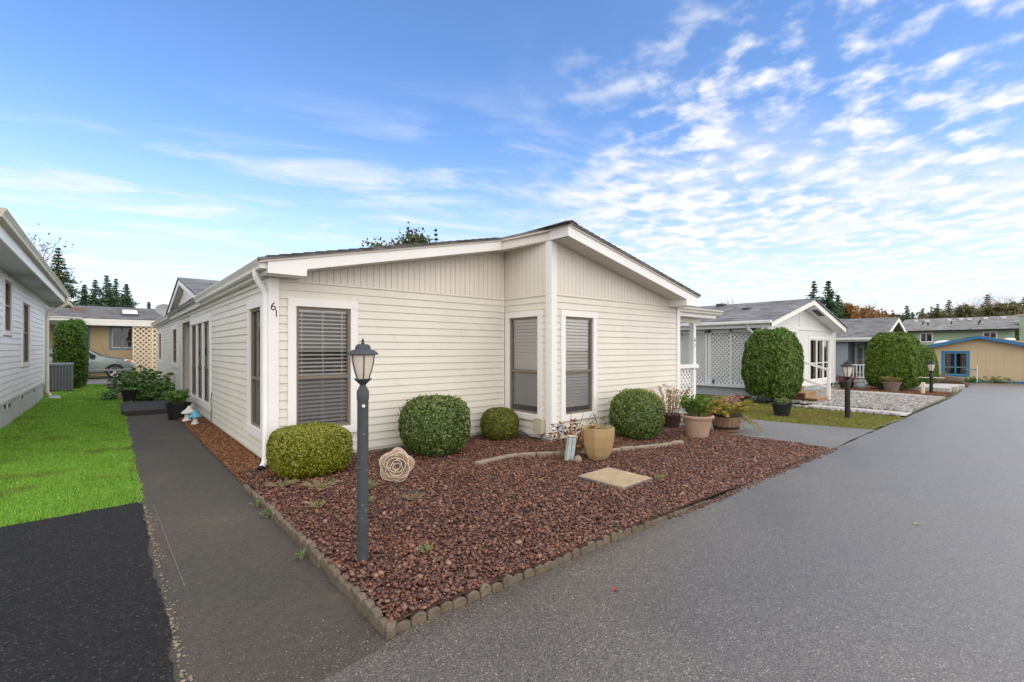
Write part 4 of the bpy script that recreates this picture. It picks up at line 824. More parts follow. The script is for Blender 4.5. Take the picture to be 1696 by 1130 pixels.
# lattice side
mb = MB(); GS.box(mb, 6.6, 19, -.36, -.27, .2, 2.36); mb.build('side_wall', greyw, GH)
for a, b in ((6.80, 7.42), (7.48, 8.15), (8.36, 9.3), (9.4, 10.6), (10.7, 11.9)):
    lattice(GH, GS, a, b, .40, 2.16, .100, .038, greytrim, -.03)
for y0, y1 in ((6.70, 6.80), (7.42, 7.48), (8.15, 8.25), (8.28, 8.36), (9.3, 9.4), (10.6, 10.7), (11.9, 12)): mb = MB(); GS.box(mb, y0, y1, -.05, .02, .34, 2.26); mb.build('lattice_stile', greytrim, GH)
mb = MB(); GS.box(mb, 6.7, 12, -.05, .02, 2.16, 2.262); mb.build('lattice_rail', greytrim, GH); mb = MB(); GS.box(mb, 6.7, 12, -.05, .10, .30, .40); mb.build('lattice_rail', greytrim, GH)
mb = MB(); GS.box(mb, 6.6, 19, -.1, 0., -.02, .3); mb.build('side_skirting', MATS['grey_skirt'], GH)
# wooden steps with a white railing
SP = thing('wooden_steps', (16.3, 5.3, 0), 'three brown wooden steps with white handrail at the grey house', 'steps')
for k in range(3):
    y0 = 4.80 + k * .32; h_ = .14 * (k + 1)
    mb = MB(); mb.box(15.86, 16.80, y0 - .02, y0 + .33, h_ - .035, h_); mb.build('tread', wood, SP, bevel=.005)
    mb = MB(); mb.box(15.90, 16.76, y0, y0 + .03, h_ - .14, h_ - .036); mb.build('riser', wood, SP)
for x in (15.87, 16.765): mb = MB(); mb.prism([(x, 4.81, .0), (x, 4.81, .1), (x, 5.12, .1), (x, 5.12, .24), (x, 5.44, .24), (x, 5.44, .38), (x, 5.76, .38), (x, 5.76, 0)], (.028, 0, 0)); mb.build('stringer', wood_d, SP)
mb = MB(); mb.box(15.0, 17.0, 5.76, 6.42, .33, .42); mb.build('landing', wood_d, SP)
for x, y, z in ((16.85, 4.78, 1.02), (16.85, 5.75, 1.32)): mb = MB(); mb.box(x - .04, x + .04, y - .04, y + .04, 0, z); mb.build('railing_post', white, SP, bevel=.004)
for dz in (0, -.55): mb = MB(); mb.hexa([(16.82, 4.82, .93 + dz), (16.88, 4.82, .93 + dz), (16.88, 5.71, 1.22 + dz), (16.82, 5.71, 1.22 + dz), (16.82, 4.82, 1.0 + dz), (16.88, 4.82, 1.0 + dz), (16.88, 5.71, 1.29 + dz), (16.82, 5.71, 1.29 + dz)]); mb.build('handrail', white, SP)

# ------------------------------------------------------------------ slate house further along
SH = thing('slate_porch_house', (33, 10, gz(30)), 'slate grey sided house with white porch railing behind arborvitae', 'house')
SW = Wall('y', 30.3, -1); zb = gz(30.3)
def zs_(x): return 3.30 - .37 * abs(x - 32.9)
core(SH, SW, 7.75, 16, zb, 2.25, [], slate); siding(SH, SW, 7.8, 16, zb + .2, 2.2, .15, [], slate, .02)
mb = MB(); SW.box(mb, 7.70, 7.82, 0, .03, zb, 2.25); mb.build('corner_board', slate, SH)
mb = MB(); mb.box(30.31, 31.75, 7.76, 7.86, zb, 2.25); mb.build('porch_side_wall', slate, SH)
SB = Wall('y', 31.6, -1); s1 = (6.9, 7.9, zb + .5, 1.9)
core(SH, SB, 6.45, 7.75, zb, 2.25, [], slate); window(SH, Wall('y', 31.56, -1), 6.60, 7.15, .25, 1.95, .07, 1.0, dict(frame=white, trim=white), scr=False, room=False); window(SH, Wall('y', 31.56, -1), 7.25, 7.70, .25, 1.95, .07, 1.0, dict(frame=white, trim=white), scr=False, room=False)
mb = MB(); mb.box(31.63, 31.7, 6.4, 7.75, zb, 2.25); mb.build('interior', shadow_in, SH)
mb = MB(); mb.box(30.3, 35.6, 6.5, 6.6, zb, 2.3); mb.build('front_wall', slate, SH)
mb = MB(); mb.box(30.18, 30.30, 6.5, 6.62, zb, 2.25); mb.build('porch_post', white, SH)
mb = MB(); mb.box(30.2, 31.6, 6.5, 7.75, zb, zb + .25); mb.build('porch_floor', concrete, SH)
for z in (zb + .32, zb + .98): mb = MB(); SW.box(mb, 6.62, 7.70, -.03, .03, z, z + .06); mb.build('railing', white, SH)
for y in np.linspace(6.72, 7.6, 7): mb = MB(); SW.box(mb, y - .02, y + .02, -.02, .02, zb + .38, zb + .98); mb.build('baluster', white, SH)
mb = MB(); mb.lathe([(.02, -.1), (.09, -.06), (.11, .0), (.08, .07), (.02, .1)], (31.45, 7.42, 1.75), 16); mb.build('porch_lamp', white, SH, smooth=True)
for a, b in ((29.9, 32.9), (32.9, 35.9)): roofslab(SH, [(a, 6.0, zs_(a)), (b, 6.0, zs_(b)), (b, 16, zs_(b)), (a, 16, zs_(a))], .05, roofm, 'roof')
mb = MB(); SW.box(mb, 6.1, 16, .36, .50, zs_(29.9) - .12, zs_(29.9)); mb.build('gutter', greytrim, SH, bevel=.02); mb = MB(); SW.box(mb, 6.1, 16, .32, .36, zs_(29.9) - .2, zs_(29.9) - .02); mb.build('eave_fascia', greytrim, SH)
SR = Wall('x', 6.05, -1); plank(SH, SR, [(29.9, zs_(29.9) - .2), (32.9, 3.1), (32.9, 3.3), (29.9, zs_(29.9))], 0, .04, white, 'rake_fascia'); plank(SH, SR, [(32.9, 3.1), (35.9, zs_(35.9) - .2), (35.9, zs_(35.9)), (32.9, 3.3)], 0, .04, white, 'rake_fascia')
mb = MB(); Wall('x', 6.5, -1).poly(mb, [(30.3, 2.2), (35.5, 2.2), (32.9, 3.15)], 0, .03); mb.build('gable_panel', beige, SH)
mb = MB(); mb.box(31.6, 31.95, 9.2, 9.55, 2.85, 3.08); mb.build('roof_vent', greytrim, SH)

# ------------------------------------------------------------------ blue trimmed house at the end of the road
UH = thing('tan_blue_house', (46, 3.5, gz(44)), 'tan panel house with bright blue gable trim at the road end', 'house')
UW = Wall('y', 44, -1); zb = gz(44)
def zu(y): return 2.46 - .255 * abs(y - 3.85)
u1 = (4.30, 5.72, -.28, 1.45)
core(UH, UW, -4.5, 7.5, zb, 1.2, [(4.42, 5.60, -.16, 1.2)], beige); core(UH, UW, -4.5, 7.5, 1.2, 1.33, [(4.42, 5.60, 1.2, 1.33)], beige)
mb = MB(); UW.poly(mb, [(-4.5, 1.33), (7.5, 1.33), (7.5, zu(7.5)), (3.85, 2.44), (-4.5, zu(-4.5) + .6)], -.1, -.001); mb.build('gable_panel', beige, UH)
boards(UH, UW, -4.5, 4.3, zb + .12, lambda y: 1.62, .4, beige, 'wall_panel'); boards(UH, UW, 5.72, 7.5, zb + .12, lambda y: 1.62, .4, beige, 'wall_panel')
boards(UH, UW, 4.3, 5.72, 1.46, lambda y: 1.62, .36, beige, 'wall_panel'); boards(UH, UW, 4.3, 5.72, zb + .12, lambda y: -.29, .36, beige, 'wall_panel'); boards(UH, UW, -3, 7.3, 1.645, lambda y: zu(y) - .1, .4, beige, 'gable_board')
window(UH, UW, *u1, .12, .35, dict(frame=bluegrey, trim=blue), cols=2, scr=False, drape=True, fr=.05)
mb = MB(); UW.box(mb, -4.5, 7.5, 0, .03, zb - .02, zb + .11); mb.build('base_trim', blue, UH)
UF = Wall('y', 43.6, -1)
plank(UH, UF, [(3.85, 2.30), (8.0, zu(8) - .16), (8.0, zu(8)), (3.85, 2.46)], 0, .04, blue, 'rake_fascia'); plank(UH, UF, [(-5, zu(-5) - .16), (3.85, 2.30), (3.85, 2.46), (-5, zu(-5))], 0, .04, blue, 'rake_fascia')
for a, b in ((3.85, 8.05), (3.85, -5.05)): roofslab(UH, [(43.55, a, zu(a)), (43.55, b, zu(b)), (56, b, zu(b)), (56, a, zu(a))], .05, roof3, 'roof')
mb = MB(); mb.lathe([(.62, 0), (.55, .10), (.35, .19), (.1, .22), (.0, .22)], (46.5, 5.9, zu(5.9) + .06), 20, close=False); mb.build('skylight_dome', white, UH, smooth=True)
mb = MB(); mb.lathe([(.32, 0), (.25, .10), (.1, .14), (.0, .14)], (46.5, 2.6, zu(2.6) + .06), 16, close=False); mb.build('skylight_dome', white, UH, smooth=True)
# two-storey green house behind
EH = thing('green_house', (75, 7, -.75), 'two storey sage green house with long grey roof far behind', 'house')
EW = Wall('y', 71, -1)
e1, e2 = (9.95, 11.1, 2.35, 3.45), (4.85, 5.95, 2.3, 3.45)
core(EH, EW, 3.6, 13.0, -.8, 3.7, [hole(*e1, .08), hole(*e2, .08)], green); window(EH, EW, *e1, .08, None, dict(frame=white, trim=white), cols=2, scr=False); window(EH, EW, *e2, .08, None, dict(frame=white, trim=white), cols=2, scr=False)
boards(EH, EW, 5.95, 9.95, -.7, lambda y: 3.6, .5, green, 'wall_panel'); boards(EH, EW, 11.1, 13, -.7, lambda y: 3.6, .5, green, 'wall_panel'); boards(EH, EW, 3.6, 4.85, -.7, lambda y: 3.6, .42, green, 'wall_panel')
roofslab(EH, [(70.4, 3.3, 3.60), (70.4, 13.2, 3.60), (75.5, 13.2, 5.15), (75.5, 3.3, 5.15)], .10, roof3, 'roof'); roofslab(EH, [(75.5, 3.3, 5.15), (75.5, 13.2, 5.15), (80.5, 13.2, 3.6), (80.5, 3.3, 3.6)], .10, roof3, 'roof')
mb = MB(); mb.box(70.30, 70.4, 3.3, 13.2, 3.52, 3.69); mb.build('eave_fascia', blackm, EH)
mb = MB(); mb.box(71.2, 72.4, 2.75, 3.29, -.8, 5.0); ch = mb.build('chimney', green, EH); mb = MB(); mb.box(71.1, 72.5, 2.65, 3.4, 5.0, 5.15); mb.build('chimney_cap', concrete, ch)
for y, x in ((12, 74.6), (10.9, 74.3), (9.0, 74.5), (8.0, 74.6), (7.3, 74.5), (6.0, 74.6), (4.6, 74.7)):
    z = 3.7 + (x - 70.4) * .304; mb = MB(); mb.box(x - .2, x + .2, y - .16, y + .16, z - .1, z + .16); mb.build('roof_vent', greytrim, EH)
for y, x in ((10.6, 72.5), (8.6, 72.7), (6.3, 73), (6.35, 72.2), (11.1, 72.8)):
    z = 3.7 + (x - 70.4) * .304; mb = MB(); mb.tube([(x, y, z - .1), (x, y, z + .35)], .06, 8); mb.build('vent_pipe', blackm, EH)

# ------------------------------------------------------------------ foliage builders
def leaves(name, C, Nn, ln, wd, mat, parent, tdir=None, tmix=0.):
    """diamond leaves: centres C, rough normals Nn; tdir biases the long axis"""
    n = len(C); Nn = Nn / np.maximum(1e-6, np.linalg.norm(Nn, axis=1))[:, None]
    t = rng.normal(size=(n, 3))
    if tdir is not None: t = t * (1 - tmix) + np.asarray(tdir) * tmix * 1.6
    t -= Nn * (t * Nn).sum(1)[:, None]; t /= np.maximum(1e-6, np.linalg.norm(t, axis=1))[:, None]; b = np.cross(Nn, t)
    ln = np.broadcast_to(ln, (n,))[:, None] * rng.uniform(.7, 1.3, (n, 1)); wd = np.broadcast_to(wd, (n,))[:, None] * rng.uniform(.75, 1.2, (n, 1))
    v = np.stack([C - t * ln, C + b * wd - t * ln * .1, C + t * ln, C - b * wd - t * ln * .1], 1)
    return npmesh(name, v.reshape(-1, 3), np.arange(4 * n).reshape(n, 4), mat, parent)
sprout = MI('sprout_leaf', [(.24, .28, .05), (.34, .36, .08), (.18, .23, .04)], .45, .5, .3)
def lump(d, seed, k=3.0):
    r = np.random.default_rng(seed); s = 0
    for i in range(5):
        w_ = r.normal(size=3) * k * (1 + i * .6); s = s + np.sin(d @ w_ + r.uniform(0, 6.28)) / (1 + i * .5)
    return s / 2.2
def dirs(n): d = rng.normal(size=(n, 3)); return d / np.linalg.norm(d, axis=1)[:, None]
def clipped_shrub(name, c, ax, pw, n, ln, mat, label, cat='shrub', group=None, rough=.03, skin=.10, up=0., seed=1, taper=0., tmix=0., zcut=-.92, tuft=0, lumpk=3.0, wratio=.55):
    """sheared shrub: a super-ellipsoid shell of small leaves over inner twigs"""
    T = thing(name, (c[0], c[1], c[2]), label, cat, group); ax = np.array(ax); cc = np.array([c[0], c[1], c[2] + ax[2]])
    def surf(d): return (np.abs(d / 1.0) ** pw).sum(1) ** (-1 / pw)
    d = dirs(int(n * 1.25)); r = surf(d) * (1 + rough * lump(d, seed, lumpk) + rough * .6 * lump(d, seed + 50, lumpk * 3.2)); p = d * r[:, None]; p = p[p[:, 2] > zcut]; d = p / np.linalg.norm(p, axis=1)[:, None]
    depth = 1 - skin * rng.random(len(p)) ** 1.6; q = p * depth[:, None] * ax * np.stack([1 - taper * (p[:, 2] + 1) / 2] * 2 + [np.ones(len(p))], -1)
    nrm = d / ax + rng.normal(size=d.shape) * .75 / ax.mean(); nrm[:, 2] += up
    leaves('foliage', q + cc, nrm, ln, ln * wratio, mat, T, (0, 0, 1), tmix)
    if tuft:
        k = rng.choice(len(q), tuft); e = q[k] * rng.uniform(1.03, 1.10, (tuft, 1)); e = e[e[:, 2] > ax[2] * .35]; ng = leaves('new_growth', e + cc, dirs(len(e)), ln * 1.25, ln * .55, sprout, T, (0, 0, 1), .7); ng['kind'] = 'stuff'
    # inner twig mass keeps the far side from showing through
    bm = bmesh.new(); bmesh.ops.create_icosphere(bm, subdivisions=3, radius=1); dv = np.array([v.co[:] for v in bm.verts]); fc = np.array([[v.index for v in f.verts] for f in bm.faces]); bm.free()
    rr = surf(dv) * (1 + rough * lump(dv, seed, lumpk) + rough * .6 * lump(dv, seed + 50, lumpk * 3.2)) * (1 - skin) * .99; pv = dv * rr[:, None]; pv[:, 2] = np.maximum(pv[:, 2], zcut)
    npmesh('inner_twigs', pv * ax * np.stack([1 - taper * (pv[:, 2] + 1) / 2] * 2 + [np.ones(len(pv))], -1) + cc, fc, mat, T)
    mb = MB()
    for k in range(4): a = 6.28 * k / 4; mb.tube([(c[0] + .02 * math.cos(a), c[1] + .02 * math.sin(a), c[2] - .03), (c[0] + ax[0] * .35 * math.cos(a), c[1] + ax[1] * .35 * math.sin(a), c[2] + ax[2] * .5)], [.02, .012], 6)
    mb.build('stems', bark, T); return T
box_g = MI('boxwood_leaf', [(0.060, 0.097, 0.022), (0.097, 0.151, 0.030), (0.139, 0.202, 0.043), (0.077, 0.124, 0.026), (0.182, 0.256, 0.063), (0.117, 0.171, 0.039)], .36, .65, .2)
box_y = MI('golden_box_leaf', [(0.135, 0.162, 0.011), (0.216, 0.236, 0.014), (0.284, 0.297, 0.019), (0.176, 0.196, 0.014), (0.351, 0.351, 0.030), (0.243, 0.257, 0.016)], .36, .65, .25)
box_o = MI('olive_box_leaf', [(0.090, 0.112, 0.012), (0.143, 0.165, 0.015), (0.195, 0.217, 0.019), (0.112, 0.135, 0.013), (0.247, 0.262, 0.027)], .36, .65, .25)
thuja = MI('arborvitae_leaf', [(0.054, 0.100, 0.018), (0.090, 0.154, 0.025), (0.134, 0.216, 0.036), (0.072, 0.122, 0.020), (0.180, 0.270, 0.050), (0.108, 0.180, 0.029)], .6, .3, .2)
thuja2 = MI('arborvitae_bright_leaf', [(0.061, 0.115, 0.014), (0.101, 0.169, 0.019), (0.142, 0.223, 0.027), (0.081, 0.135, 0.016), (0.189, 0.270, 0.038)], .6, .3, .2)
hedge_m = MI('hedge_leaf', [(0.037, 0.088, 0.013), (0.069, 0.138, 0.018), (0.106, 0.200, 0.027), (0.053, 0.106, 0.014), (0.138, 0.237, 0.037)], .6, .3, .2, patch=((.10, .030, .012), 1.1, .60))
rhodo = MI('rhododendron_leaf', [(0.068, 0.154, 0.034), (0.121, 0.241, 0.052), (0.192, 0.360, 0.073), (0.096, 0.188, 0.040), (0.305, 0.481, 0.126)], .4, .5, .15)
clipped_shrub('clipped_box_shrub', (1.91, 6.13, .05), (.46, .41, .30), 3.4, 24000, .016, box_y, 'yellow green box shrub clipped to a rounded block at the house corner', rough=.03, skin=.15, seed=3)
clipped_shrub('round_box_shrub', (3.66, 6.05, .05), (.475, .45, .425), 2.8, 20000, .022, box_g, 'large dark green clipped shrub behind the metal rose', rough=.045, skin=.22, seed=5, tuft=900)
clipped_shrub('small_round_shrub', (5.06, 6.28, .05), (.315, .305, .275), 2.4, 13000, .015, box_o, 'smallest olive green ball shrub in the inner corner of the house', rough=.015, seed=8)
clipped_shrub('round_box_shrub', (7.02, 4.90, .04), (.435, .43, .42), 2.45, 18000, .023, box_g, 'dark green rounded shrub between mustard pot and clay pot', rough=.05, skin=.22, seed=11, tuft=2600)
clipped_shrub('arborvitae', (15.0, 5.70, .12), (.84, .74, 1.03), 3.2, 20000, .060, thuja, 'big clipped arborvitae in front of the grey lattice house', rough=.05, skin=.20, seed=14, up=.1, taper=.08, tmix=.55, wratio=.35, lumpk=4)
clipped_shrub('arborvitae', (25.0, 4.75, gz(25) + .05), (1.02, .92, 1.16), 3.6, 18000, .075, thuja2, 'widest square topped arborvitae in front of the slate porch house', rough=.05, skin=.18, seed=17, up=.1, taper=.14, tmix=.5, wratio=.35, lumpk=4)
clipped_shrub('arborvitae', (30.6, 4.95, gz(30)), (.98, .9, 1.02), 3.2, 14000, .06, thuja, 'smaller dark arborvitae behind the far lamp post', rough=.03, skin=.12, seed=19, taper=.16, tmix=.5, wratio=.35)
clipped_shrub('tall_hedge', (-1.20, 26.4, 0), (.50, 1.3, 1.36), 4.5, 20000, .05, hedge_m, 'tall green hedge with a brown patch behind the air conditioner', 'hedge', rough=.05, skin=.14, seed=23, tmix=.3, lumpk=5)
def loose_shrub(name, c, ax, n, ln, mat, label, cat='shrub', seed=1, clumps=60, wr=.38, droop=.3, stems=6, group=None):
    """open shrub: whorls of leaves on branch ends"""
    T = thing(name, c, label, cat, group); r = np.random.default_rng(seed)
    d = r.normal(size=(clumps, 3)); d[:, 2] = np.abs(d[:, 2]) * .9 + .05; d /= np.linalg.norm(d, axis=1)[:, None]
    ctr = d * (r.random((clumps, 1)) ** .4) * np.array(ax) * np.array([1, 1, 1.0]) + np.array(c)
    k = rng.integers(0, clumps, n); o = dirs(n); o[:, 2] = o[:, 2] * .55 - droop * .3 + .15; o /= np.linalg.norm(o, axis=1)[:, None]
    C = ctr[k] + o * ln * rng.uniform(.6, 1.3, (n, 1)); C[:, 2] = np.maximum(C[:, 2], c[2] + .01)
    nrm = np.cross(o, rng.normal(size=(n, 3))) * .6 + np.array([0, 0, .9]); leaves('foliage', C, nrm, ln, ln * wr, mat, T, o, .92)
    mb = MB()
    for j in range(clumps):
        mid = np.array(c) + (ctr[j] - np.array(c)) * .5 + r.normal(0, .02, 3); mb.tube([(c[0], c[1], c[2] - .02), tuple(mid), tuple(ctr[j])], [.010, .007, .004], 4)
    mb.build('stems', bark, T); return T
loose_shrub('rhododendron', (.80, 20.8, .05), (.95, 1.2, .98), 9000, .050, rhodo, 'broad rhododendron behind the entry step', seed=2, clumps=260)
loose_shrub('rhododendron', (.98, 17.7, .05), (.52, .62, .62), 6000, .040, rhodo, 'compact leafy shrub just behind the entry step', seed=4, clumps=200)
loose_shrub('rhododendron', (1.42, 18.5, .15), (.16, .35, .85), 400, .060, rhodo, 'thin upright leafy shrub against the house wall', seed=6, clumps=30)
loose_shrub('low_groundcover', (.12, 19.4, .02), (.35, .6, .30), 1200, .035, rhodo, 'low green groundcover spilling beside the lawn', 'groundcover', seed=7, clumps=60)
def pot(name, c, prof, mat, label, cat='pot', n=32, soilz=None, rim=None, group=None, rot=0, smooth=True):
    T = thing(name, c, label, cat, group); mb = MB(); mb.lathe(prof, c, n, rot, close=False); mb.poly([(c[0] + prof[0][0] * math.cos(rot + 6.2832 * j / n), c[1] + prof[0][0] * math.sin(rot + 6.2832 * j / n), c[2] + prof[0][1]) for j in range(n)]); mb.build('shell', mat, T, smooth=smooth)
    if soilz:
        mb = MB(); mb.poly([(c[0] + soilz[0] * math.cos(rot + 6.2832 * j / n), c[1] + soilz[0] * math.sin(rot + 6.2832 * j / n), c[2] + soilz[1]) for j in range(n)]); mb.build('soil', soil, T, fix=False)
    return T
def simple_pot(r0, r1, h, lip=.015): return [(r0, 0), (r1 * .97, h - lip * 2.5), (r1 + lip * .6, h - lip * 2.4), (r1 + lip, h), (r1 - .012, h), (r1 - .02, h - .05), (r1 * .9, h - .08)]
def potted(parent, c, n, ln, spread, height, mat, seed, name='foliage', wr=.38, stems=14, stem_mat=None, hang=0.):
    r = np.random.default_rng(seed); mb = MB(); pts = []
    for k in range(stems):
        a = r.uniform(0, 6.28); rad = spread * math.sqrt(r.random()); hh = height * r.uniform(.55, 1); P0 = np.array([c[0] + rad * .35 * math.cos(a), c[1] + rad * .35 * math.sin(a), c[2]]); P2 = np.array([c[0] + rad * math.cos(a), c[1] + rad * math.sin(a), c[2] + hh - hang * rad]); P1 = (P0 + P2) / 2 + np.array([0, 0, hh * .25])
        mb.tube([tuple(P0), tuple(P1), tuple(P2)], [.005, .004, .002], 4); t = r.random((max(2, n // stems), 1)) ** .7; pts.append((1 - t) ** 2 * P0 + 2 * t * (1 - t) * P1 + t * t * P2)
    mb.build('stems', stem_mat or twig, parent); C = np.concatenate(pts); o = dirs(len(C)); o[:, 2] = np.abs(o[:, 2]) * .6; C = C + o * ln * .8; C[:, 2] = np.maximum(C[:, 2], c[2] - .0 if not hang else .03)
    leaves(name, C, np.cross(o, rng.normal(size=C.shape)) + np.array([0, 0, .5]), ln, ln * wr, mat, parent, o, .9)
T = pot('black_pot', (1.20, 13.25, 0), simple_pot(.19, .245, .36), plastic, 'large black pot with a leafy shrub beside the entry step', soilz=(.22, .30)); potted(T, (1.20, 13.25, .30), 520, .06, .26, .34, rhodo, 3, stems=26)
T = pot('black_pot', (.46, 17.55, .12), simple_pot(.17, .225, .30), plastic, 'black pot standing on the entry step by the lawn', soilz=(.2, .25)); potted(T, (.46, 17.55, .36), 420, .035, .24, .12, rhodo, 5, stems=26)
mb = MB(); mb.prism([(.225, 14.5, -.02), (1.19, 14.5, -.02), (1.48, 14.62, -.02), (1.56, 16.9, -.02), (.225, 16.9, -.02)], (0, 0, .14)); tag(mb.build('entry_step', M('step_asphalt', (.05, .047, .042), .8, .2, 4, .3, 120), bevel=.012), 'low black asphalt step in front of the cream house entry', 'step')
mb = MB(); mb.box(.2, .48, 18.9, 19.3, 0, .22); tag(mb.build('wooden_crate_planter', barrel_m, bevel=.01), 'small weathered wooden planter box half hidden beside the black pot', 'planter')
# mushrooms
def mushroom(c, h, capm, label, tilt=0):
    T = thing('mushroom_ornament', c, label, 'ornament', None); k = h / .32
    mb = MB(); mb.lathe([(.075, 0), (.085, .02), (.05, .07), (.042, .14), (.05, .18)], (0, 0, 0), 18, close=True); mb.v = [(c[0] + x * k, c[1] + y * k, c[2] + z * k) for x, y, z in mb.v]; mb.build('stalk', white, T, smooth=True)
    mb = MB(); mb.lathe([(.045, .15), (.10, .155), (.128, .172), (.125, .19), (.09, .225), (.055, .255), (.038, .29), (.02, .315), (.0, .32)], (0, 0, 0), 20, close=False); mb.v = [(c[0] + x * k + tilt * z, c[1] + y * k, c[2] + z * k) for x, y, z in mb.v]; mb.build('cap', capm, T, smooth=True)
mushroom((1.28, 12.45, .02), .34, M('chalky_white', (.72, .70, .64), .8, .12, 14, .2, 60), 'white mushroom garden ornament on the mulch beside the black pot', .15); mushroom((1.345, 11.72, .03), .30, M('sky_blue_glaze', (.10, .42, .58), .45, .15, 14), 'blue capped mushroom garden ornament on the mulch')

# ------------------------------------------------------------------ lamp posts
def lamp_post(c, h, k, mat, label, pr=.04, specks=True, base=True):
    """h: top of the finial above the ground; k scales the lantern"""
    T = thing('lamp_post', c, label, 'lamp post', 'lamp posts along the road'); x, y, z = c; zl = z + h - .345 * k
    mb = MB(); mb.lathe([(pr, -.08), (pr, h - .435 * k)], c, 24, close=True); mb.build('post', mat, T, smooth=True)
    mb = MB(); mb.lathe([(pr * 1.08, h - .445 * k), (pr * 1.08, h - .385 * k), (pr * .66, h - .358 * k), (pr * .5, h - .34 * k)], c, 24); mb.build('collar', mat, T, smooth=True)
    L_ = (x, y, zl)
    mb = MB(); mb.lathe([(.016 * k, 0), (.05 * k, .035 * k), (.062 * k, .044 * k), (.062 * k, .05 * k), (.0, .05 * k)], L_, 24, close=False); mb.build('cup', mat, T, smooth=True)
    gp = [(.044, .050), (.052, .075), (.066, .115), (.078, .165), (.086, .225)]
    mb = MB(); mb.lathe([(r * k, q * k) for r, q in gp], L_, 24, close=True); gl = mb.build('lantern_glass', frost, T, smooth=True)
    for j in range(6):
        a = j * math.pi / 3 + HEAD + math.pi + math.pi / 6 - .12; mb = MB(); mb.tube([(x + (r + .002) * k * math.cos(a), y + (r + .002) * k * math.sin(a), zl + q * k) for r, q in gp], .0042 * k, 6); mb.build('rib', mat, gl)
    mb = MB(); mb.lathe([(.07 * k, .220 * k), (.108 * k, .222 * k), (.109 * k, .228 * k), (.098 * k, .243 * k), (.075 * k, .256 * k), (.056 * k, .261 * k), (.053 * k, .270 * k), (.046 * k, .286 * k), (.03 * k, .298 * k), (.0, .303 * k)], L_, 28, close=False); cp = mb.build('cap', mat, T, smooth=True)
    mb = MB(); mb.lathe([(.009 * k, .300 * k), (.013 * k, .308 * k), (.008 * k, .314 * k), (.011 * k, .324 * k), (.007 * k, .332 * k), (.005 * k, .336 * k), (.0, .345 * k)], L_, 12, close=False); mb.build('finial', mat, cp, smooth=True)
    for j in range(12):
        a = j * math.pi / 6; mb = MB(); mb.tube([(x + r * k * math.cos(a), y + r * k * math.sin(a), zl + q * k) for r, q in ((.054, .268), (.047, .286), (.032, .298))], .003 * k, 5); mb.build('fluting', mat, cp)
    if specks:
        mb = MB(); dx, dy = -FW[0] * .8 + RT[0] * .35, -FW[1] * .8 + RT[1] * .35; l_ = math.hypot(dx, dy); dx /= l_; dy /= l_; mb.tube([(x + dx * (pr * .9), y + dy * (pr * .9), z + h - .49 * k), (x + dx * (pr + .012), y + dy * (pr + .012), z + h - .49 * k)], .011, 12); mb.build('photocell', white, T)
        mb = MB()
        for q in range(26):
            a = HEAD + math.pi + random.uniform(-1.3, 1.3); zz_ = z + random.uniform(.05, h - .5); s = random.uniform(.0012, .0034); p = Vector((x + (pr + .0006) * math.cos(a), y + (pr + .0006) * math.sin(a), zz_)); t1 = Vector((-math.sin(a), math.cos(a), 0)) * s; t2 = Vector((0, 0, s * random.uniform(.8, 1.8))); mb.poly([p - t1, p - t2, p + t1, p + t2])
        o = mb.build('paint_chips', M('primer_grey', (.5, .5, .5), .8, .1, 5), T, fix=False); o['kind'] = 'stuff'
    return T
lamp_post((1.40, 3.32, .045), 1.635, 1.0, iron, 'tall charcoal lamp post standing in the red rock in front')
lamp_post((12.95, 3.30, 0), 1.36, 1.35, blackm, 'black lamp post on the mossy verge by the grey house', .055, False)
t3 = lamp_post((23.9, 3.40, gz(24)), 1.30, 1.5, blackm, 'farthest black lamp post with a cross bar beside the concrete pad', .055, False)
mb = MB(); mb.tube([(23.9 - .1, 3.40 + .36, .50), (23.9 + .1, 3.40 - .36, .50)], .013, 6); mb.build('cross_bar', white, t3)

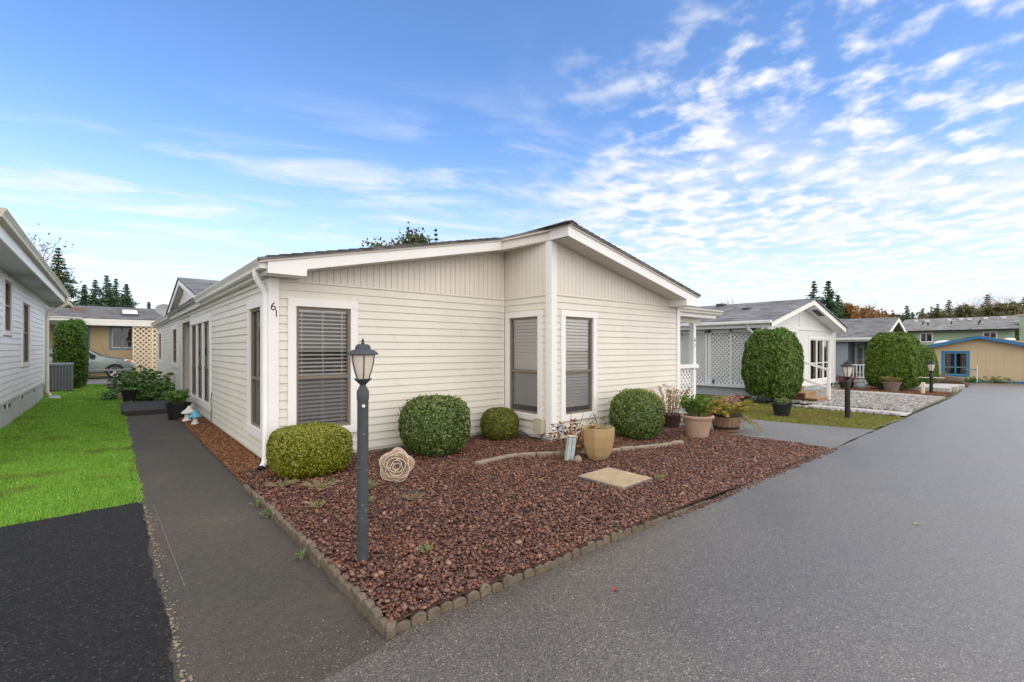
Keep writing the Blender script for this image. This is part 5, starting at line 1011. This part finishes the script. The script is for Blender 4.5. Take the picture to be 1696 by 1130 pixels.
# ------------------------------------------------------------------ metal rose on a stake
RO = thing('metal_rose', (2.06, 3.88, .08), 'cream metal rose ornament on a thin stake in the red rock', 'garden ornament')
rc = Vector((1.985, 3.95, .545)); fn = Vector((-rc.x - .1, -rc.y, .55)).normalized(); ux = Vector((0, 0, 1)).cross(fn).normalized(); uy = fn.cross(ux)
petal_m = M('cream_petal_enamel', (.44, .30, .19), .36, .45, 9, .05, 60, spec=.5, wear=((.55, .46, .40), .54)); petal_e = M('white_petal_edge', (.82, .79, .72), .4, .05, 5)
for ring, (np_, r0, r1, z0, z1, curl, off) in enumerate(((5, .030, .158, .000, .016, -.014, .1), (4, .026, .122, .014, .042, -.008, .9), (3, .018, .088, .028, .062, .0, .35), (3, .010, .060, .038, .072, .004, 1.5), (2, .004, .036, .046, .080, .004, .4))):
    for k in range(np_):
        a0 = 2 * math.pi * k / np_ + off; wdt = 2 * math.pi / np_ * random.uniform(.60, .72); rs_ = random.uniform(.90, 1.06); sk_ = random.uniform(-.25, .25); mb = MB(); nu, nv = 8, 5; rim = []
        for i in range(nu + 1):
            s = i / nu * 2 - 1
            for j in range(nv + 1):
                t = j / nv; rr = r0 + (r1 * rs_ - r0) * t * (1 - .30 * abs(s + sk_ * (1 - s * s)) ** 1.25) ; an = a0 + s * wdt * (.55 + .45 * math.sin(t * 2.0)); dz = z0 * 1.5 + (z1 - z0) * 1.7 * t ** 1.8 + .004 * k + curl * max(0, t - .75) * 4 + .006 * s
                p = rc + ux * (rr * math.cos(an)) + uy * (rr * math.sin(an)) + fn * dz; mb.v.append(tuple(p))
                if j == nv: rim.append(p)
        for i in range(nu):
            for j in range(nv): q = i * (nv + 1) + j; mb.f.append((q, q + 1, q + nv + 2, q + nv + 1))
        pt = mb.build('petal', petal_m, RO, smooth=True, fix=False); sm = pt.modifiers.new('s', 'SOLIDIFY'); sm.thickness = .002
        mb = MB(); mb.tube(rim, .0021, 5); mb.build('petal_edge', petal_e, pt, smooth=True)
mb = MB(); mb.tube([tuple(rc - fn * .005), (1.99, 3.965, .44), (2.02, 3.92, .25), (2.06, 3.88, .02)], .005, 6); mb.build('stake', M('dark_green_metal', (.035, .055, .04), .5, .2, 8), RO)
for base, tip, wv in (((1.995, 3.955, .40), (1.93, 4.02, .435), .03), ((2.03, 3.91, .30), (2.155, 3.80, .325), .035)):
    b_, t_ = Vector(base), Vector(tip); ax_ = (t_ - b_); sd_ = ax_.cross(Vector((0, 0, 1))).normalized() * wv; mb = MB(); md = b_ + ax_ * .45; mb.poly([b_, md + sd_ - Vector((0, 0, .012)), t_, md]); mb.poly([b_, md, t_, md - sd_ - Vector((0, 0, .012))]); mb.build('leaf', MATS['dark_green_metal'], RO, fix=False)

# ------------------------------------------------------------------ pots and things in the bed
T = pot('faceted_pot', (5.20, 4.27, .075), [(.140, 0), (.175, .06), (.212, .18), (.234, .32), (.238, .43), (.220, .432), (.212, .40), (.204, .36)], gold, 'mustard yellow eight sided ceramic pot in front of the house', n=8, soilz=(.18, .33), rot=.52, smooth=False)
dead = MI('dead_leaf', [(.20, .075, .025), (.32, .13, .045), (.13, .05, .02), (.42, .21, .09), (.26, .11, .04)], .8, .2, .2)
DP = thing('dried_hydrangea', (5.02, 4.62, .07), 'dried brown leafy plant between the wooden block and the mustard pot', 'plant'); potted(DP, (5.02, 4.62, .07), 300, .042, .34, .52, dead, 12, wr=.42, stems=22)
mb = MB()
for a, b in (((5.06, 4.6, .1), (5.42, 4.5, .72)), ((5.06, 4.6, .1), (5.24, 4.55, .70)), ((5.0, 4.6, .1), (5.02, 4.6, .78))): mb.tube([a, ((a[0] + b[0]) / 2, (a[1] + b[1]) / 2, (a[2] + b[2]) / 2 + .05), b], [.006, .004, .003], 5)
mb.build('bare_stems', bark, DP)
T = thing('seedling', (5.28, 4.3, .42), 'leggy green seedling rising from the mustard pot', 'plant'); potted(T, (5.28, 4.30, .41), 26, .035, .16, .24, thuja2, 5, stems=3, wr=.5)
WB = thing('weathered_block', (4.80, 4.42, .08), 'tilted weathered pale blue wooden block beside the mustard pot', 'garden ornament')
rb = Matrix.Rotation(R(7), 3, Vector((FW[0], FW[1], 0))) @ Matrix.Rotation(HEAD - R(90) + R(18), 3, 'Z')
def wbx(name, q, mat):
    mb = MB(); mb.box(*q); mb.v = [tuple(rb @ Vector(v) + Vector((4.80, 4.42, .06))) for v in mb.v]; mb.build(name, mat, WB, bevel=.004)
wbx('back_board', (-.062, .062, .02, .06, 0, .33), M('cream_weathered', (.55, .50, .40), .85, .25, 6, .2, 40, wear=((.25, .19, .12), .6)))
wbx('face_board', (-.055, -.002, .0, .019, .0, .325), M('pale_blue_weathered', (.42, .50, .50), .8, .2, 6, .2, 50, wear=((.30, .23, .15), .60))); wbx('face_board', (.003, .055, .001, .019, .0, .325), MATS['pale_blue_weathered']); wbx('cap_board', (-.068, .068, -.006, .064, .331, .35), MATS['cream_weathered'])
mb = MB(); mb.lathe([(.055, 0), (.056, .02), (.045, .05), (.022, .07), (.0, .075)], (4.86, 4.33, .075), 14, close=False); tag(mb.build('brown_dome', paver, smooth=True), 'small brown stone dome at the foot of the wooden block', 'stone')
T = pot('clay_pot', (7.85, 4.22, .06), [(.175, 0), (.245, .33), (.275, .335), (.282, .37), (.268, .38), (.24, .38), (.235, .33)], terra, 'tan clay pot with green and red flowers beside the driveway', soilz=(.236, .33))
zin = MI('green_flower_leaf', [(.06, .14, .012), (.10, .20, .02), (.15, .26, .03), (.08, .15, .015)], .6, .3, .25); fl = MI('orange_petal', [(.55, .09, .02), (.60, .20, .03), (.45, .05, .04), (.55, .32, .05)], .6, .3, .2)
potted(T, (7.85, 4.22, .36), 900, .046, .30, .42, zin, 21, stems=40); potted(T, (7.90, 4.16, .36), 240, .034, .24, .28, fl, 22, 'flowers', .55, 26)
T = pot('dark_pot', (8.35, 5.05, .03), simple_pot(.15, .22, .30), M('dark_red_pot', (.06, .032, .028), .6, .2, 6), 'dark pot of dry straw plants behind the clay pot', soilz=(.19, .25))
straw = MI('straw_leaf', [(.34, .22, .08), (.46, .32, .14), (.26, .16, .05), (.52, .38, .17), (.30, .13, .05)], .8, .2, .25); potted(T, (8.35, 5.05, .27), 800, .034, .40, .62, straw, 31, stems=40, wr=.3)
BA = thing('barrel_planter', (9.10, 4.30, .02), 'half barrel planter overflowing with yellowing trailing plants', 'planter')
bc = (9.10, 4.30, .02); ns = 22
for k in range(ns):
    a0, a1_ = 2 * math.pi * k / ns + .012, 2 * math.pi * (k + 1) / ns - .012; mb = MB(); pf_ = [(.215, 0), (.250, .12), (.27, .25), (.278, .345)]
    for r, z in pf_:
        for rr in (r, r - .02):
            for a in (a0, a1_): mb.v.append((bc[0] + rr * math.cos(a), bc[1] + rr * math.sin(a), bc[2] + z))
    for j in range(3):
        b = j * 4; mb.f += [(b, b + 1, b + 5, b + 4), (b + 3, b + 2, b + 6, b + 7), (b + 1, b + 3, b + 7, b + 5), (b + 2, b, b + 4, b + 6)]
    mb.f += [(0, 2, 3, 1), (12, 13, 15, 14)]; mb.build('stave', barrel_m, BA)
for z0, z1, r0, r1 in ((.05, .095, .234, .247), (.285, .345, .277, .281)): mb = MB(); mb.lathe([(r0, z0), (r1, z1), (r1 - .006, z1), (r0 - .006, z0)], bc, 36, close=False); mb.build('hoop', hoop, BA, smooth=True)
mb = MB(); mb.poly([(bc[0] + .25 * math.cos(6.2832 * j / 24), bc[1] + .25 * math.sin(6.2832 * j / 24), .30) for j in range(24)]); mb.build('soil', soil, BA, fix=False)
trail = MI('yellow_trailing_leaf', [(.30, .27, .05), (.42, .34, .07), (.22, .23, .035), (.50, .40, .12), (.34, .22, .06), (.20, .26, .05)], .7, .25, .3); pink = MI('pink_petal', [(.55, .14, .16), (.6, .25, .22), (.45, .08, .10)], .6, .3, .2)
potted(BA, (9.10, 4.30, .30), 1500, .042, .56, .46, trail, 41, stems=60, wr=.42, hang=.35); potted(BA, (9.12, 4.30, .40), 90, .030, .36, .36, pink, 43, 'flowers', .6, 24); potted(BA, (9.25, 4.15, .30), 260, .03, .52, .15, trail, 47, 'trailing_foliage', .4, 18, hang=.7)
T = pot('black_pot', (12.18, 4.42, .0), simple_pot(.15, .215, .30), plastic, 'black pot of green grass on the verge before the big arborvitae', soilz=(.19, .25)); potted(T, (12.18, 4.42, .26), 500, .03, .24, .16, thuja2, 51, stems=60, wr=.25)
BB = thing('bird_bath', (12.2, 5.35, 0), 'small rusty brown bird bath half hidden behind the barrel plants', 'bird bath'); rust = M('rusty_iron', (.07, .045, .035), .8, .25, 8)
mb = MB(); mb.lathe([(.0, .36), (.12, .37), (.24, .42), (.25, .42), (.13, .345), (.02, .33)], (12.2, 5.35, 0), 20, close=False); mb.build('basin', rust, BB, smooth=True); mb = MB(); mb.tube([(12.2, 5.35, .34), (12.2, 5.35, .1), (12.2, 5.35, 0)], [.03, .035, .11], 10); mb.build('stem', rust, BB, smooth=True)
mb = MB(); mb.lathe([(.0, 0), (.035, .01), (.05, .05), (.03, .10), (.012, .14), (.0, .15)], (15.98, 8.0, .41), 12, close=False); tag(mb.build('blue_bird_ornament', M('deep_blue', (.02, .06, .22), .4, .1, 6), smooth=True), 'tiny dark blue ornament on the lattice ledge of the grey house', 'ornament')
# utility cover
UC = thing('utility_cover', (4.55, 3.47, .09), 'square tan ribbed utility cover lying in the red rock', 'cover')
tanp = M('tan_polymer', (.44, .34, .22), .75, .18, 6, .3, 60, wear=((.62, .46, .26), .56)); ca, sa = math.cos(R(2)), math.sin(R(2))
def ub(name, q, mat, bv=.004):
    mb = MB(); mb.box(*q); mb.v = [(4.55 + x * ca - y * sa, 3.47 + x * sa + y * ca, .074 + z + .012 * y) for x, y, z in mb.v]; return mb.build(name, mat, UC, bevel=bv)
ub('rim', (-.31, .31, -.33, .33, -.03, .010), M('grey_polymer', (.13, .125, .12), .8, .2, 8)); ub('lid', (-.29, .29, -.31, .31, .0105, .018), tanp)
for k in range(25): y = -.29 + k * .0242; ub('rib', (-.275, .275, y - .007, y + .007, .0185, .0235), tanp, 0)
# weeds
weed_m = MI('weed_leaf', [(.12, .20, .03), (.20, .28, .05), (.28, .30, .08), (.16, .22, .04)], .7, .25, .3); weed_y = MI('dry_weed_leaf', [(.22, .20, .05), (.32, .27, .08), (.20, .23, .04)], .7, .25, .3)
for i, (x, y, n, sp_, hh, mt, lb) in enumerate(((1.78, 5.35, 260, .22, .07, weed_y, 'yellowish weed patch in front of the clipped box shrub'), (2.15, 4.95, 260, .13, .09, weed_m, 'pale green weed tuft behind the lamp post'), (1.48, 5.75, 240, .20, .06, weed_y, 'thin grass patch at the rear end of the walkway edging'),
        (1.55, 4.75, 160, .12, .06, weed_y, 'dry weed patch beside the middle of the walkway edging'), (2.38, 4.35, 120, .16, .06, weed_y, 'dry grass wisps behind the metal rose'), (1.83, 3.15, 60, .07, .05, weed_m, 'little green weed nearest the road corner of the bed'), (1.14, 5.35, 90, .07, .07, zin, 'green weed in the walkway crack near the bed rear'), (1.13, 4.95, 90, .06, .06, zin, 'green weed in the walkway crack by the edging middle'),
        (1.12, 3.78, 70, .05, .06, zin, 'green weed in the walkway crack nearest the road'), (4.92, 3.10, 120, .07, .05, weed_m, 'green weed growing at the corner of the utility cover'), (2.0, 4.55, 60, .10, .05, weed_m, 'faint green weed sprigs left of the metal rose'))):
    z = bedz(x, y) - .005 if x > 1.22 else 0.; T = thing('weed', (x, y, z), lb, 'weed', 'weeds in the bed'); potted(T, (x, y, z), n, .016, sp_, hh, mt, 60 + i, stems=max(6, n // 7), wr=.28)
for x, y, lb, c_ in ((2.55, 1.95, 'red brown fallen leaf on the road near the edging', (.30, .06, .03)), (5.6, .9, 'small yellow fallen leaf in the middle of the road', (.45, .28, .07))):
    mb = MB(); mb.poly([(x - .03, y, .004), (x, y - .018, .012), (x + .035, y + .005, .006), (x + .005, y + .02, .014)]); tag(mb.build('fallen_leaf', M('leaf_%d' % int(x * 10), c_, .7, .2, 20), fix=False), lb, 'leaf')
# things by the slate house
T = pot('clay_planter', (23.6, 4.55, gz(23.6)), simple_pot(.20, .30, .38, .02), M('grey_clay', (.22, .17, .14), .8, .15, 5), 'grey clay planter with a domed shrub before the widest arborvitae', soilz=(.27, .33)); potted(T, (23.6, 4.55, gz(23.6) + .33), 900, .035, .42, .26, weed_y, 71, stems=70, wr=.4)
redm = MI('red_heather_leaf', [(.16, .030, .020), (.25, .05, .03), (.11, .025, .018), (.30, .10, .06)], .7, .25, .2)
T = pot('dark_pot', (24.0, 6.15, gz(24)), simple_pot(.2, .28, .28), MATS['dark_red_pot'], 'dark pot of red leaved heather by the slate porch', soilz=(.25, .22)); potted(T, (24.0, 6.15, gz(24) + .2), 900, .035, .50, .38, redm, 73, stems=70, wr=.4)
T = pot('dark_pot', (23.85, 6.75, gz(24)), simple_pot(.14, .2, .24), MATS['grey_clay'], 'small pot of red leaves behind the second lamp post', soilz=(.17, .2)); potted(T, (23.85, 6.75, gz(24) + .2), 400, .03, .28, .24, redm, 74, stems=40, wr=.4)
T = pot('grey_urn', (23.6, 5.58, gz(23.6)), [(.10, 0), (.19, .1), (.20, .2), (.15, .3), (.17, .34), (.15, .34), (.13, .28)], acm, 'small grey urn between the red heather and the arborvitae')
mb = MB(); mb.box(23.05, 23.2, 3.47, 3.57, gz(23), gz(23) + .42); tag(mb.build('marker_post', lattice_m, bevel=.01), 'short cream marker post in the red mulch', 'post')
for x, y, a_, lb, mt in ((43.1, 3.0, (.35, .9, .45), 'bushy green plant below the tan gable wall', weed_m), (43.2, 1.2, (.3, .5, .55), 'reddish brown leafless bush below the tan gable wall', redm), (43.2, .35, (.3, .35, .40), 'small brown bush at the right end of the tan wall', redm), (43.0, 4.2, (.3, .4, .4), 'low green bush under the blue window', rhodo), (42.5, 5.2, (.3, .5, .6), 'green bush left of the blue window', rhodo), (43.2, -.4, (.2, .3, .6), 'thin bare bush at the right picture edge', straw)):
    loose_shrub('wall_shrub', (x, y, gz(43)), a_, 420, .07, mt, lb, seed=int(abs(y) * 10), clumps=40)
FP = thing('flag_stake', (42.9, 3.85, gz(43)), 'thin white stake with a small dark flag before the tan wall', 'flag'); mb = MB(); mb.tube([(42.9, 3.85, gz(43)), (42.9, 3.85, .55)], .022, 6); mb.build('stake', white, FP); mb = MB(); mb.hexa([(42.9, 3.88, .2), (42.9, 4.55, .25), (42.92, 4.55, .25), (42.92, 3.88, .2), (42.9, 3.88, .3), (42.9, 4.55, .27), (42.92, 4.55, .27), (42.92, 3.88, .3)]); mb.build('flag', bluegrey, FP)
mb = MB(); mb.tube([(31.5, 4.9, gz(31)), (32.2, 4.2, gz(32) + .35), (32.6, 3.6, gz(32) + .25), (32.7, 3.3, gz(32))], [.22, .26, .22, .16], 8); tag(mb.build('mossy_log', bark, smooth=True), 'dark curved log at the end of the concrete pad', 'log')

# ------------------------------------------------------------------ trees
needle = MI('fir_needle', [(0.050, 0.094, 0.057), (0.080, 0.136, 0.080), (0.122, 0.199, 0.107), (0.064, 0.111, 0.064), (0.161, 0.232, 0.130)], .8, .15, .1)  # distance haze put into the colour: needle tones lightened
needle2 = MI('brown_fir_needle', [(0.079, 0.095, 0.057), (0.119, 0.131, 0.074), (0.158, 0.163, 0.095), (0.092, 0.105, 0.062)], .8, .15, .1)
pine_m = MI('pine_needle', [(.06, .085, .035), (.10, .125, .05), (.14, .16, .07), (.08, .10, .045)], .8, .15, .15)
orange_m = MI('orange_leaf', [(.25, .11, .030), (.34, .16, .045), (.18, .09, .03), (.40, .22, .08), (.22, .13, .05)], .8, .2, .25)
olive_m = MI('olive_brown_leaf', [(0.155, 0.146, 0.064), (0.200, 0.182, 0.081), (0.119, 0.119, 0.055), (0.255, 0.218, 0.109)], .85, .2, .2)
def conifer(c, h, r, label, seed, mat=None, n=26, ragged=.3, bare=.08, name='fir_tree', group='trees behind the houses'):
    T = thing(name, c, label, 'tree', group); q = np.random.default_rng(seed); mb = MB(); mb.tube([(c[0], c[1], c[2] - .3), (c[0] + .1, c[1], c[2] + h * .6), (c[0], c[1], c[2] + h)], [h * .018, h * .010, .02], 7); mb.build('trunk', bark, T)
    C, Nn, TD, Ls = [], [], [], []
    for k in range(n):
        t = (k + .5) / n; z = c[2] + h * (bare + (1 - bare) * t); rad = r * (1 - t) ** 1.0 * q.uniform(1 - ragged, 1 + ragged * .5) + .06
        for j in range(int(6 + 6 * (1 - t))):
            a = q.uniform(0, 6.28); rr = rad * q.uniform(.55, 1.1); m_ = max(5, int(rr * 7)); s = np.linspace(.12, 1, m_)
            drop = -.25 * rr * s + .22 * rr * s ** 2.2
            p = np.stack([c[0] + math.cos(a) * rr * s, c[1] + math.sin(a) * rr * s, z + drop], -1)
            for rep in range(3):
                C.append(p + q.normal(0, .06 + .10 * rr, p.shape) * np.array([1, 1, .55])); Nn.append(q.normal(size=p.shape) * .6 + np.array([0, 0, .8])); TD.append(np.tile([math.cos(a), math.sin(a), -.15], (m_, 1))); Ls.append(np.full(m_, .15 + .030 * r * (1 - t * .6)))
    leaves('crown', np.concatenate(C), np.concatenate(Nn), np.concatenate(Ls), np.concatenate(Ls) * .42, mat or needle, T, np.concatenate(TD), .75); return T
def bare_tree(c, h, label, seed, mat=None, spread=.55, depth=6, leafmat=None, nleaf=0, lean=(0, 0), r0=None, name='bare_tree', group='trees behind the houses', leaf=.18):
    T = thing(name, c, label, 'tree', group); q = random.Random(seed); mb = MB(); tips = []
    def br(p, d, ln, r, k):
        e = p + d * ln; m_ = (p + e) / 2 + Vector((q.gauss(0, 1), q.gauss(0, 1), q.gauss(0, .5))) * ln * .06; mb.tube([p, m_, e], [r, r * .85, r * .65], 5 if k > 2 else 3, cap=False)
        if k == 0 or r < .004: tips.append(e); return
        for j in range(q.choice((2, 3, 3)) if k > 1 else 3):
            nd = (d + Vector((q.gauss(0, 1), q.gauss(0, 1), q.gauss(.25, .5))) * spread).normalized(); br(e if j < 2 else m_, nd, ln * q.uniform(.62, .85), r * q.uniform(.5, .68), k - 1)
        if k <= 3: tips.append(m_)
    br(Vector(c) - Vector((0, 0, .3)), Vector((lean[0], lean[1], 1)).normalized(), h * .26, r0 or h * .016, depth)
    top = max(v[2] for v in mb.v) - c[2]; kz = h / top; fs = lambda v: (c[0] + (v[0] - c[0]) * kz, c[1] + (v[1] - c[1]) * kz, c[2] + (v[2] - c[2]) * kz); mb.v = [fs(v) for v in mb.v]; tips = [Vector(fs(v)) for v in tips]; mb.build('branches', mat or twig, T, fix=False)
    if leafmat:
        t = np.array([tuple(x) for x in tips]); k = rng.integers(0, len(t), nleaf); C = t[k] + rng.normal(0, h * .03, (nleaf, 3)); leaves('crown', C, dirs(nleaf), leaf, leaf * .6, leafmat, T)
    return T
for i, (x, y, h, r, lb) in enumerate(((-5.8, 96.8, 16.7, 3.3, 'tallest dark fir behind the left house gutter'), (-8.4, 103.7, 14.0, 3.0, 'fir partly hidden by the left house eave'), (-3.1, 101, 11.9, 2.3, 'small fir directly right of the tallest left fir'), (-.4, 94.8, 12.9, 2.6, 'broad fir in the middle of the group behind the beige house'), (2.0, 96.8, 12.0, 2.6, 'rightmost fir of the group behind the beige house'), (.8, 104.5, 13.6, 2.3, 'slender fir top behind the beige house skylight'), (-1.9, 106.5, 13.4, 2.5, 'fir filling the gap behind the beige house roof'), (5.4, 108, 10.2, 1.2, 'tiny fir tip beside the satellite dish'))):
    conifer((x, y, -.1), h, r * 1.85, lb, 100 + i, n=34)
bare_tree((-8.3, 88.2, 0), 16.5, 'tall bare tree with brownish twigs above the left house gutter', 5, spread=.30, depth=6, leafmat=orange_m, nleaf=500, leaf=.16)
conifer((39.4, 65, 0), 20.8, 4.0, 'single fir tip above the middle of the cream house roof', 120, ragged=.5)
bare_tree((25.9, 57, 0), 15.8, 'round headed pine above the cream house roof', 9, bark, .62, 6, pine_m, 9000, name='pine_tree', leaf=.26); bare_tree((29.2, 59, 0), 15.3, 'lower pine tuft right of the round pine above the roof', 10, bark, .6, 6, pine_m, 5000, name='pine_tree', leaf=.24)
bare_tree((46.4, 19.6, 0), 6.6, 'small twiggy bare tree top above the grey house roof', 12, twig, .62, 4, r0=.09)
for i, (x, y, h, r, lb) in enumerate(((79.3, 24.4, 12.4, 2.4, 'pointed fir left of the twin topped fir behind the grey house'), (76.1, 21.6, 11.8, 3.6, 'broad ragged fir behind the grey house gable'), (85, 22.9, 10.6, 2.6, 'lower fir right of the grey house gable peak'), (121.8, 21.0, 11.0, 2.6, 'fir just right of the slate house gable peak'), (142.1, 23.5, 10.9, 2.5, 'fir left above the green house roof'), (143.7, 21.9, 11.8, 2.5, 'pointed fir above the left of the green house roof'), (153.2, 20.6, 13.3, 2.8, 'slim fir above the left middle of the green house roof'), (161.7, 19.6, 14.8, 4.6, 'broad fir above the middle of the green house roof'),
        (162.5, 12.8, 15.6, 4.8, 'tall brownish fir above the right of the green house roof'), (146.8, 5.9, 13.4, 4.6, 'dark fir at the right picture edge behind the chimney'), (173.6, 16.4, 13.8, 4.2, 'fir between the two bare trees above the green roof'), (158.5, 23.0, 11.6, 3.0, 'low fir left behind the green house roof'))):
    conifer((x, y, -.75), h, r * 1.5, lb, 140 + i, needle2 if i in (7, 8) else None, n=30)
for i, (x, y, h, nl, mt, lb, lf) in enumerate(((89, 22.5, 9.6, 5200, orange_m, 'orange brown tree right of the broad ragged fir', .28), (103, 24.3, 9.8, 4800, orange_m, 'second orange tree above the slate house roof', .30), (117.6, 24.9, 10.0, 5200, orange_m, 'low rounded orange tree above the slate house roof', .34), (126.7, 23.6, 9.8, 4200, olive_m, 'dull green brown tree left of the slate house gable', .34), (122.8, 14.0, 10.2, 5200, olive_m, 'olive brown thicket above the middle of the green house roof', .34), (135.6, 9.5, 11.2, 8000, olive_m, 'wide olive brown tree behind the right end of the green roof', .36), (140, 18.5, 10, 4200, olive_m, 'olive thicket above the left of the green house roof', .34))):
    bare_tree((x, y, -.75), h, lb, 200 + i, bark, .75, 6, mt, nl, name='autumn_tree', leaf=lf)
for i, (x, y, h, lb, sp_) in enumerate(((107.6, 26.4, 12.4, 'thin bare tree above the orange trees', .4), (151.1, 15.7, 13.6, 'bare tree above the middle of the green house roof', .6), (160.2, 14.4, 14.0, 'bare tree next to the tall brownish fir', .6), (158.1, 10.2, 16.6, 'wide pale bare tree at the right above the chimney', .62), (150, 21.5, 12.6, 'faint bare tree above the left of the green house roof', .5))):
    bare_tree((x, y, -.75), h, lb, 300 + i, twig, sp_, 7)
